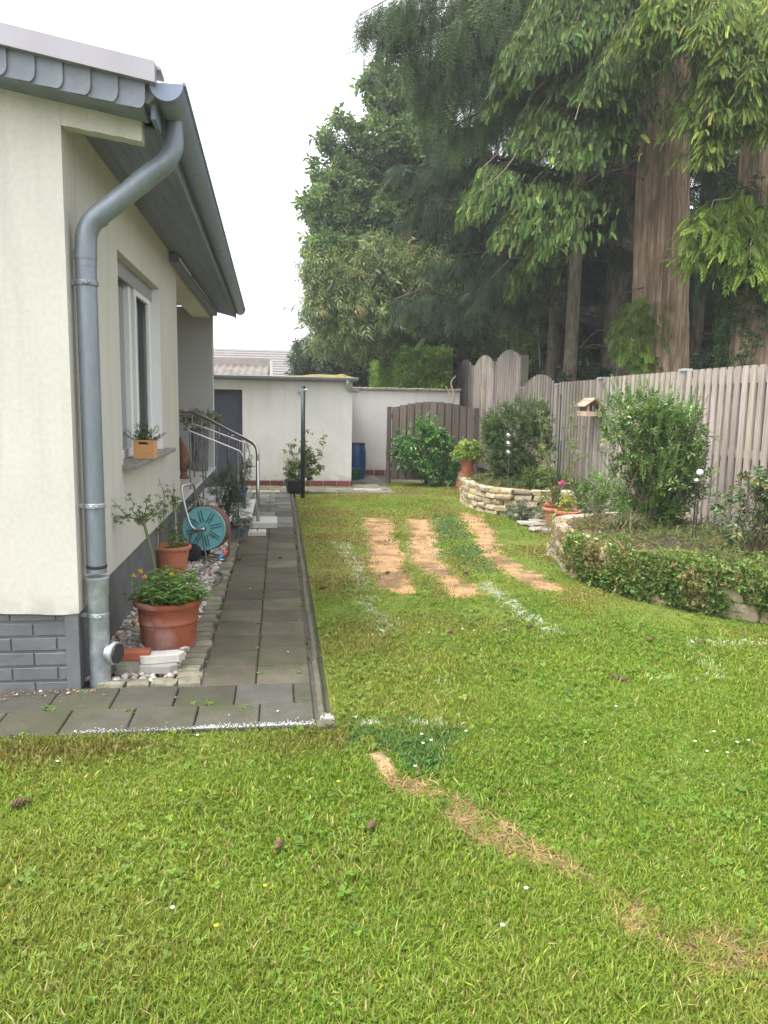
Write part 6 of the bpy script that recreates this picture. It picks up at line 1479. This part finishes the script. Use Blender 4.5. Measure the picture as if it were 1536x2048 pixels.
# --- broadleaved trees at the back
def broad(name, label, base, H, blobs, T, size, dens, pal, seed, r0=.22, gap=.42, m='leaf', group=None, gs=.6, lean=0):
    t = tree(name, label, base, group); rr = np.random.default_rng(seed); wood = MB(); top = np.array([base[0] + lean, base[1], H * .72]); trunk_mesh(wood, base, top, r0, r0 * .4, seg=16, rings=20, flare=.3, flute=.04, seed=seed)
    for c, rad in blobs:
        for q in range(3):
            z0 = base[2] + (H * .7) * rr.uniform(.35, .95); p0 = tp(min(z0, top[2]), base, top); p1 = np.array(c) + rr.normal(0, .35, 3) * np.array(rad); wood.tube([p0, p0 * .5 + p1 * .5 + rr.normal(0, .15, 3), p1], [.05, .012], 5, caps=False, smoothn=6)
    mb = MB(); blob_crown(mb, blobs, T, size, dens, pal, seed + 1, shell=.35, gap=gap, outw=.5, down=.35, gs=gs)
    wood.build('trunk', M['bark_grey'], t, smooth=True); mb.build('crown', M[m], t, color=True); return t
def bl(x_, y_, Y_, rx, ry, rz): return (atY(x_, y_, Y_), (rx, ry, rz))
palM = pal_fn((.07, .13, .055), (.15, .23, .085), .25); palY = pal_fn((.09, .14, .055), (.19, .25, .09), .25, (.30, .28, .15), .09)
broad('maple_tree', 'tall airy broadleaved tree forming the left edge of the tree line against the sky', (4.0, 21, -.1), 12,
      [bl(770, 190, 20, .42, .6, .6), bl(765, 290, 20, .75, .9, .65), bl(680, 275, 20, .42, .6, .40), bl(700, 370, 20, .8, .9, .6), bl(640, 415, 20, .42, .6, .42), bl(640, 335, 20, .22, .4, .22), bl(820, 300, 20.5, .95, 1.0, 1.0), bl(740, 450, 20, 1.0, 1.0, .7), bl(655, 500, 19.5, .5, .7, .38), bl(860, 420, 21, 1.5, 1.4, 1.4), bl(752, 160, 20, .25, .4, .30), bl(690, 450, 20, .65, .8, .55), bl(840, 190, 21, .7, .9, .8), bl(715, 320, 20, .4, .6, .4)], T_BROAD, .22, 150, palM, 301, gap=.47, gs=.33)
broad('ash_tree', 'pale yellowish green feathery tree above the shed and the garden wall', (4.2, 19.5, -.1), 7,
      [bl(690, 560, 19, .85, 1.0, .62), bl(640, 620, 19, .42, .7, .42), bl(740, 620, 18.8, 1.2, 1.2, .9), bl(800, 560, 19, 1.2, 1.2, .8), bl(690, 680, 20.5, .75, .8, .5), bl(850, 620, 19.8, 1.1, 1.1, .7), bl(770, 640, 20.5, 1.0, 1.0, .6), bl(640, 535, 19, .4, .6, .3), bl(900, 640, 20.5, 1.0, 1.0, .6), bl(740, 530, 19, .9, .9, .6)], T_WILLOW, .26, 120, palY, 311, gap=.43, gs=.4)
broad('hazel_shrub', 'light green shrubby tree behind the rounded fence tops', (6.6, 22, -.1), 4.6,
      [bl(960, 690, 23, 1.3, 1.2, .9), bl(1020, 660, 22, 1.0, 1.1, 1.0), bl(1040, 720, 21, 1.0, 1.0, .8), bl(905, 680, 23.5, 1.1, 1.1, .7), bl(1090, 700, 17.6, .6, .7, .6), bl(1065, 630, 18.2, .6, .7, .6), bl(1140, 725, 16.6, .5, .5, .4)], T_SHRUB, .18, 150, pal_fn((.10, .15, .06), (.24, .29, .12), .25), 321, r0=.08, gap=.42)
broad('dark_yew', 'dark evergreen mass at the back above the roof corner of the shed', (3.6, 25.5, -.1), 6,
      [bl(660, 720, 25, 1.2, 1.3, .9), bl(720, 730, 25, 1.2, 1.3, 1.2), bl(622, 745, 25, .5, .7, .6), bl(790, 720, 25, 1.4, 1.3, 1.3), bl(850, 740, 25, 1.4, 1.3, 1.4)], T_SHRUB, .22, 120, pal_fn((.03, .055, .035), (.06, .09, .05), .2), 331, gap=.3)
# big dark backdrop trees further back
for i, (x_, Y_, zc, rx, rz, lab) in enumerate(((6.8, 24, 4.5, 2.6, 4.0, 'first from the left of three broad dark trees far behind the fence'), (11.0, 25, 4.6, 3.0, 4.4, 'middle one of three broad dark trees far behind the fence'), (16.0, 24, 4.6, 3.4, 4.6, 'rightmost of three broad dark trees far behind the fence'))):
    broad('far_tree', lab, (x_, Y_, -.1), 10, [((x_, Y_, zc), (rx, 2.0, rz)), ((x_ - 1.2, Y_ - .6, zc + 1.8), (rx * .7, 1.6, rz * .6)), ((x_ + 1.3, Y_ + .5, zc - .6), (rx * .7, 1.6, rz * .7))], T_BROAD, .42, 34, pal_fn((.035, .06, .03), (.075, .10, .045), .25), 341 + 3 * i, gap=.34, group='broad dark trees far behind the fence')
# understory evergreen directly behind the fence
for i, (x_, Y_, rx, rz, lab) in enumerate(((7.6, 12.9, 1.0, 1.0, 'dark undergrowth shrub behind the fence right of the thick trunk'), (8.6, 11.6, 1.0, 1.1, 'dark undergrowth shrub behind the fence beside the ivy covered trunk'), (5.5, 14.4, .7, .6, 'dark laurel shrub just behind the fence left of the thick trunk'))):
    bush('laurel_shrub', lab, (x_, Y_, 0), [((x_, Y_, 1.35), (rx, .8, rz)), ((x_ + .5, Y_ + .3, 1.9), (rx * .7, .6, rz * .6))], T_BROAD2, .17, 120, pal_fn((.02, .045, .02), (.06, .10, .035), .25), 361 + i, m='leaf_gloss', nst=16, sr=.02)
# thin upright saplings behind the fence
r = np.random.default_rng(371)
for i, (x_, lab) in enumerate(((1075, 'left one of two thin bare upright saplings behind the rounded fence top'), (1103, 'right one of two thin bare upright saplings behind the rounded fence top'))):
    t = tree('thin_sapling', lab, atY(x_, 760, 14.9) * [1, 1, 0]); b = atY(x_ + 5, 780, 14.9); mb = MB(); mb.tube([b * [1, 1, 0], b, atY(x_, 640, 14.9), atY(x_ - 15 + 30 * i, 480, 15)], [.028, .012], 6, smoothn=16)
    for q in range(9): p0 = atY(x_ + 1, 700 - q * 24, 14.9); mb.tube([p0, p0 + [r.normal(0, .3), r.normal(0, .2), r.uniform(.15, .6)]], [.009, .003], 4, caps=False)
    mb.build('trunk', M['bark_grey'], t); ml = MB(); blob_crown(ml, [bl(x_, 560, 14.9, .35, .35, .6)], T_WILLOW, .13, 60, palY, 372 + i); ml.build('crown', M['leaf'], t, color=True)
# bare twigs growing from the thick trunk
mb = MB()
for pts in (((1288, 360, 11.1), (1245, 335, 10.9), (1200, 305, 10.7)), ((1288, 358, 11.1), (1250, 345, 10.9), (1215, 348, 10.8)), ((1287, 575, 11.1), (1262, 582, 10.9), (1236, 590, 10.8))): mb = MB(); mb.tube([atY(*p) for p in pts], [.014, .004], 5, smoothn=8, caps=False); mb.build('bare_twig', M['twig'], tA)
# hedge block behind the garden wall
hg = empty('clipped_hedge', 'clipped green hedge block rising behind the white garden wall', 'hedge', (3.4, 20, 0))
def hedge_face(mb, n, fn, seed):
    rr = np.random.default_rng(seed); p, nn = fn(rr, n); g = fbm(p[:, 0] * 1.3 + p[:, 1], p[:, 2], .3, 4, 3)[:, None]; p = p + nn * ((g - .5) * .22 + rr.normal(0, .02, (n, 1)))
    X_, Y_, Z_ = frames(nn * .7 + rr.normal(0, .5, (n, 3)), rr); mb.stamp(T_SHRUB, p, X_, Y_, Z_, (.085 * np.exp(rr.normal(0, .2, n)))[:, None], palette(n, rr, (.08, .16, .03), (.20, .30, .05), .25) * (.8 + .5 * g))
hx0, hx1, hy0, hy1, hz = 2.80, 3.98, 18.0, 29.0, 2.72
mb = MB()
hedge_face(mb, 5200, lambda rr, n: (np.stack([rr.uniform(hx0, hx1, n), np.full(n, hy0), rr.uniform(.8, hz, n)], 1), np.tile([0, -1., .1], (n, 1))), 401)
hedge_face(mb, 11000, lambda rr, n: (np.stack([np.full(n, hx0), rr.uniform(hy0, hy1, n), rr.uniform(.8, hz, n)], 1), np.tile([-1., 0, .1], (n, 1))), 402)
hedge_face(mb, 7000, lambda rr, n: (np.stack([rr.uniform(hx0, hx1, n), hy0 + (hy1 - hy0) * rr.random(n) ** 1.5, np.full(n, hz)], 1), np.tile([0, 0, 1.], (n, 1))), 403)
mb.build('foliage', M['leaf'], hg, color=True)
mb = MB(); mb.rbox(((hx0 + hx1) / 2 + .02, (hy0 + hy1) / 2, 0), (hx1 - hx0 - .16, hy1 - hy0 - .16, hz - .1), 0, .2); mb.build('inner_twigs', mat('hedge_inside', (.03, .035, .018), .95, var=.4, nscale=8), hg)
# far conifers by the neighbour's roof
fp_ = pal_fn((.07, .10, .075), (.12, .16, .11), .15)
spruce('small pale distant conifer just right of the tiled roof', (.75, 43, 0), 5.0, (1.2, 4.9), 40, 1.5, .15, 411, pal=fp_, per=26, size=.4, r0=.12, group='distant conifers beyond the shed')
spruce('pointed distant conifer between the roof and the big trees', (1.95, 36, 0), 4.7, (1.0, 4.6), 40, 1.3, .12, 416, pal=fp_, per=26, size=.36, r0=.12, group='distant conifers beyond the shed')
# --- neighbour's roofs above the shed
nh = empty('tiled_roof_house', 'distant low building with a grey tiled roof seen above the shed', 'house', (-3, 32, 0))
mb = MB(); mb.box(-9, .55, 32.2, 40, 0, 2.45); mb.build('wall', M['nwall'], nh)
mb = MB(); rows = 12
for i in range(rows):
    z0 = 2.4 + i * .118; y0 = 31.9 + i * .30; mb.add([(-9.2, y0, z0), (.70 - i * .0, y0, z0), (.70, y0 + .32, z0 + .118), (-9.2, y0 + .32, z0 + .118), (-9.2, y0, z0 + .035), (.70, y0, z0 + .035), (.70, y0 + .32, z0 + .13), (-9.2, y0 + .32, z0 + .13)], [(0, 1, 5, 4), (4, 5, 6, 7), (1, 2, 6, 5), (0, 3, 2, 1), (0, 4, 7, 3)])
mb.build('roof', M['nroof'], nh)
ns = empty('corrugated_lean_to', 'lower lean-to with a stained pale corrugated roof in front of the tiled roof', 'shed', (-3, 28, 0))
mb = MB(); mb.box(-8, -.42, 28.2, 30.5, 0, 2.35); mb.build('wall', M['nwall'], ns)
mb = MB(); xs = np.arange(-8.2, -.40, .045); z_ = .022 * np.sin(xs * 2 * pi / .27); V = []
for x, z in zip(xs, z_): V += [(x, 27.9, 2.36 + z), (x, 30.8, 2.93 + z)]
mb.add(V, [(2 * i, 2 * i + 2, 2 * i + 3, 2 * i + 1) for i in range(len(xs) - 1)]); rf_ = mb.build('roof', M['corrug'], ns, smooth=True); sm = rf_.modifiers.new('thickness', 'SOLIDIFY'); sm.thickness = .02
mb = MB(); mb.box(-8.2, -.38, 30.85, 31.1, 2.2, 3.18); mb.build('upper_wall', mat('brown_boarding', (.30, .26, .235), .9, var=.1), ns)
mb = MB(); mb.box(-.36, -.26, 28.0, 29.8, 2.3, 2.95); mb.build('side_board', M['nwall'], ns)
# white house behind the spruces
wh_ = empty('white_house', 'pale house with a grey roof barely visible between the dark spruces', 'house', (12, 31, 0))
mb = MB(); mb.box(8.6, 15.5, 30, 36, 0, 5.4); mb.build('wall', M['nwall'], wh_)
mb = MB(); mb.add([(8.2, 29.6, 5.3), (15.9, 29.6, 5.3), (15.9, 33, 8.0), (8.2, 33, 8.0), (8.2, 36.4, 5.3), (15.9, 36.4, 5.3)], [(0, 1, 2, 3), (3, 2, 5, 4), (0, 3, 4), (1, 5, 2), (0, 4, 5, 1)]); mb.build('roof', M['nroof'], wh_)
mb = MB(); 
for x in (10, 12, 14): mb.box(x - .5, x + .5, 29.95, 30.02, 2.6, 3.9)
mb.build('window', M['black'], wh_)

# ------------------------------------------------------------------ haze
hz_ = bpy.data.materials.new('haze_air'); hz_.use_nodes = True; N = hz_.node_tree.nodes; N.clear()
vo = N.new('ShaderNodeVolumePrincipled'); vo.inputs['Color'].default_value = (.93, .96, 1, 1); vo.inputs['Density'].default_value = .0023; vo.inputs['Anisotropy'].default_value = .35
ou = N.new('ShaderNodeOutputMaterial'); hz_.node_tree.links.new(vo.outputs[0], ou.inputs['Volume'])
mb = MB(); mb.box(-75, 75, -14, 95, -1.2, 19.5); tag(mb.build('haze', hz_), kind='stuff')
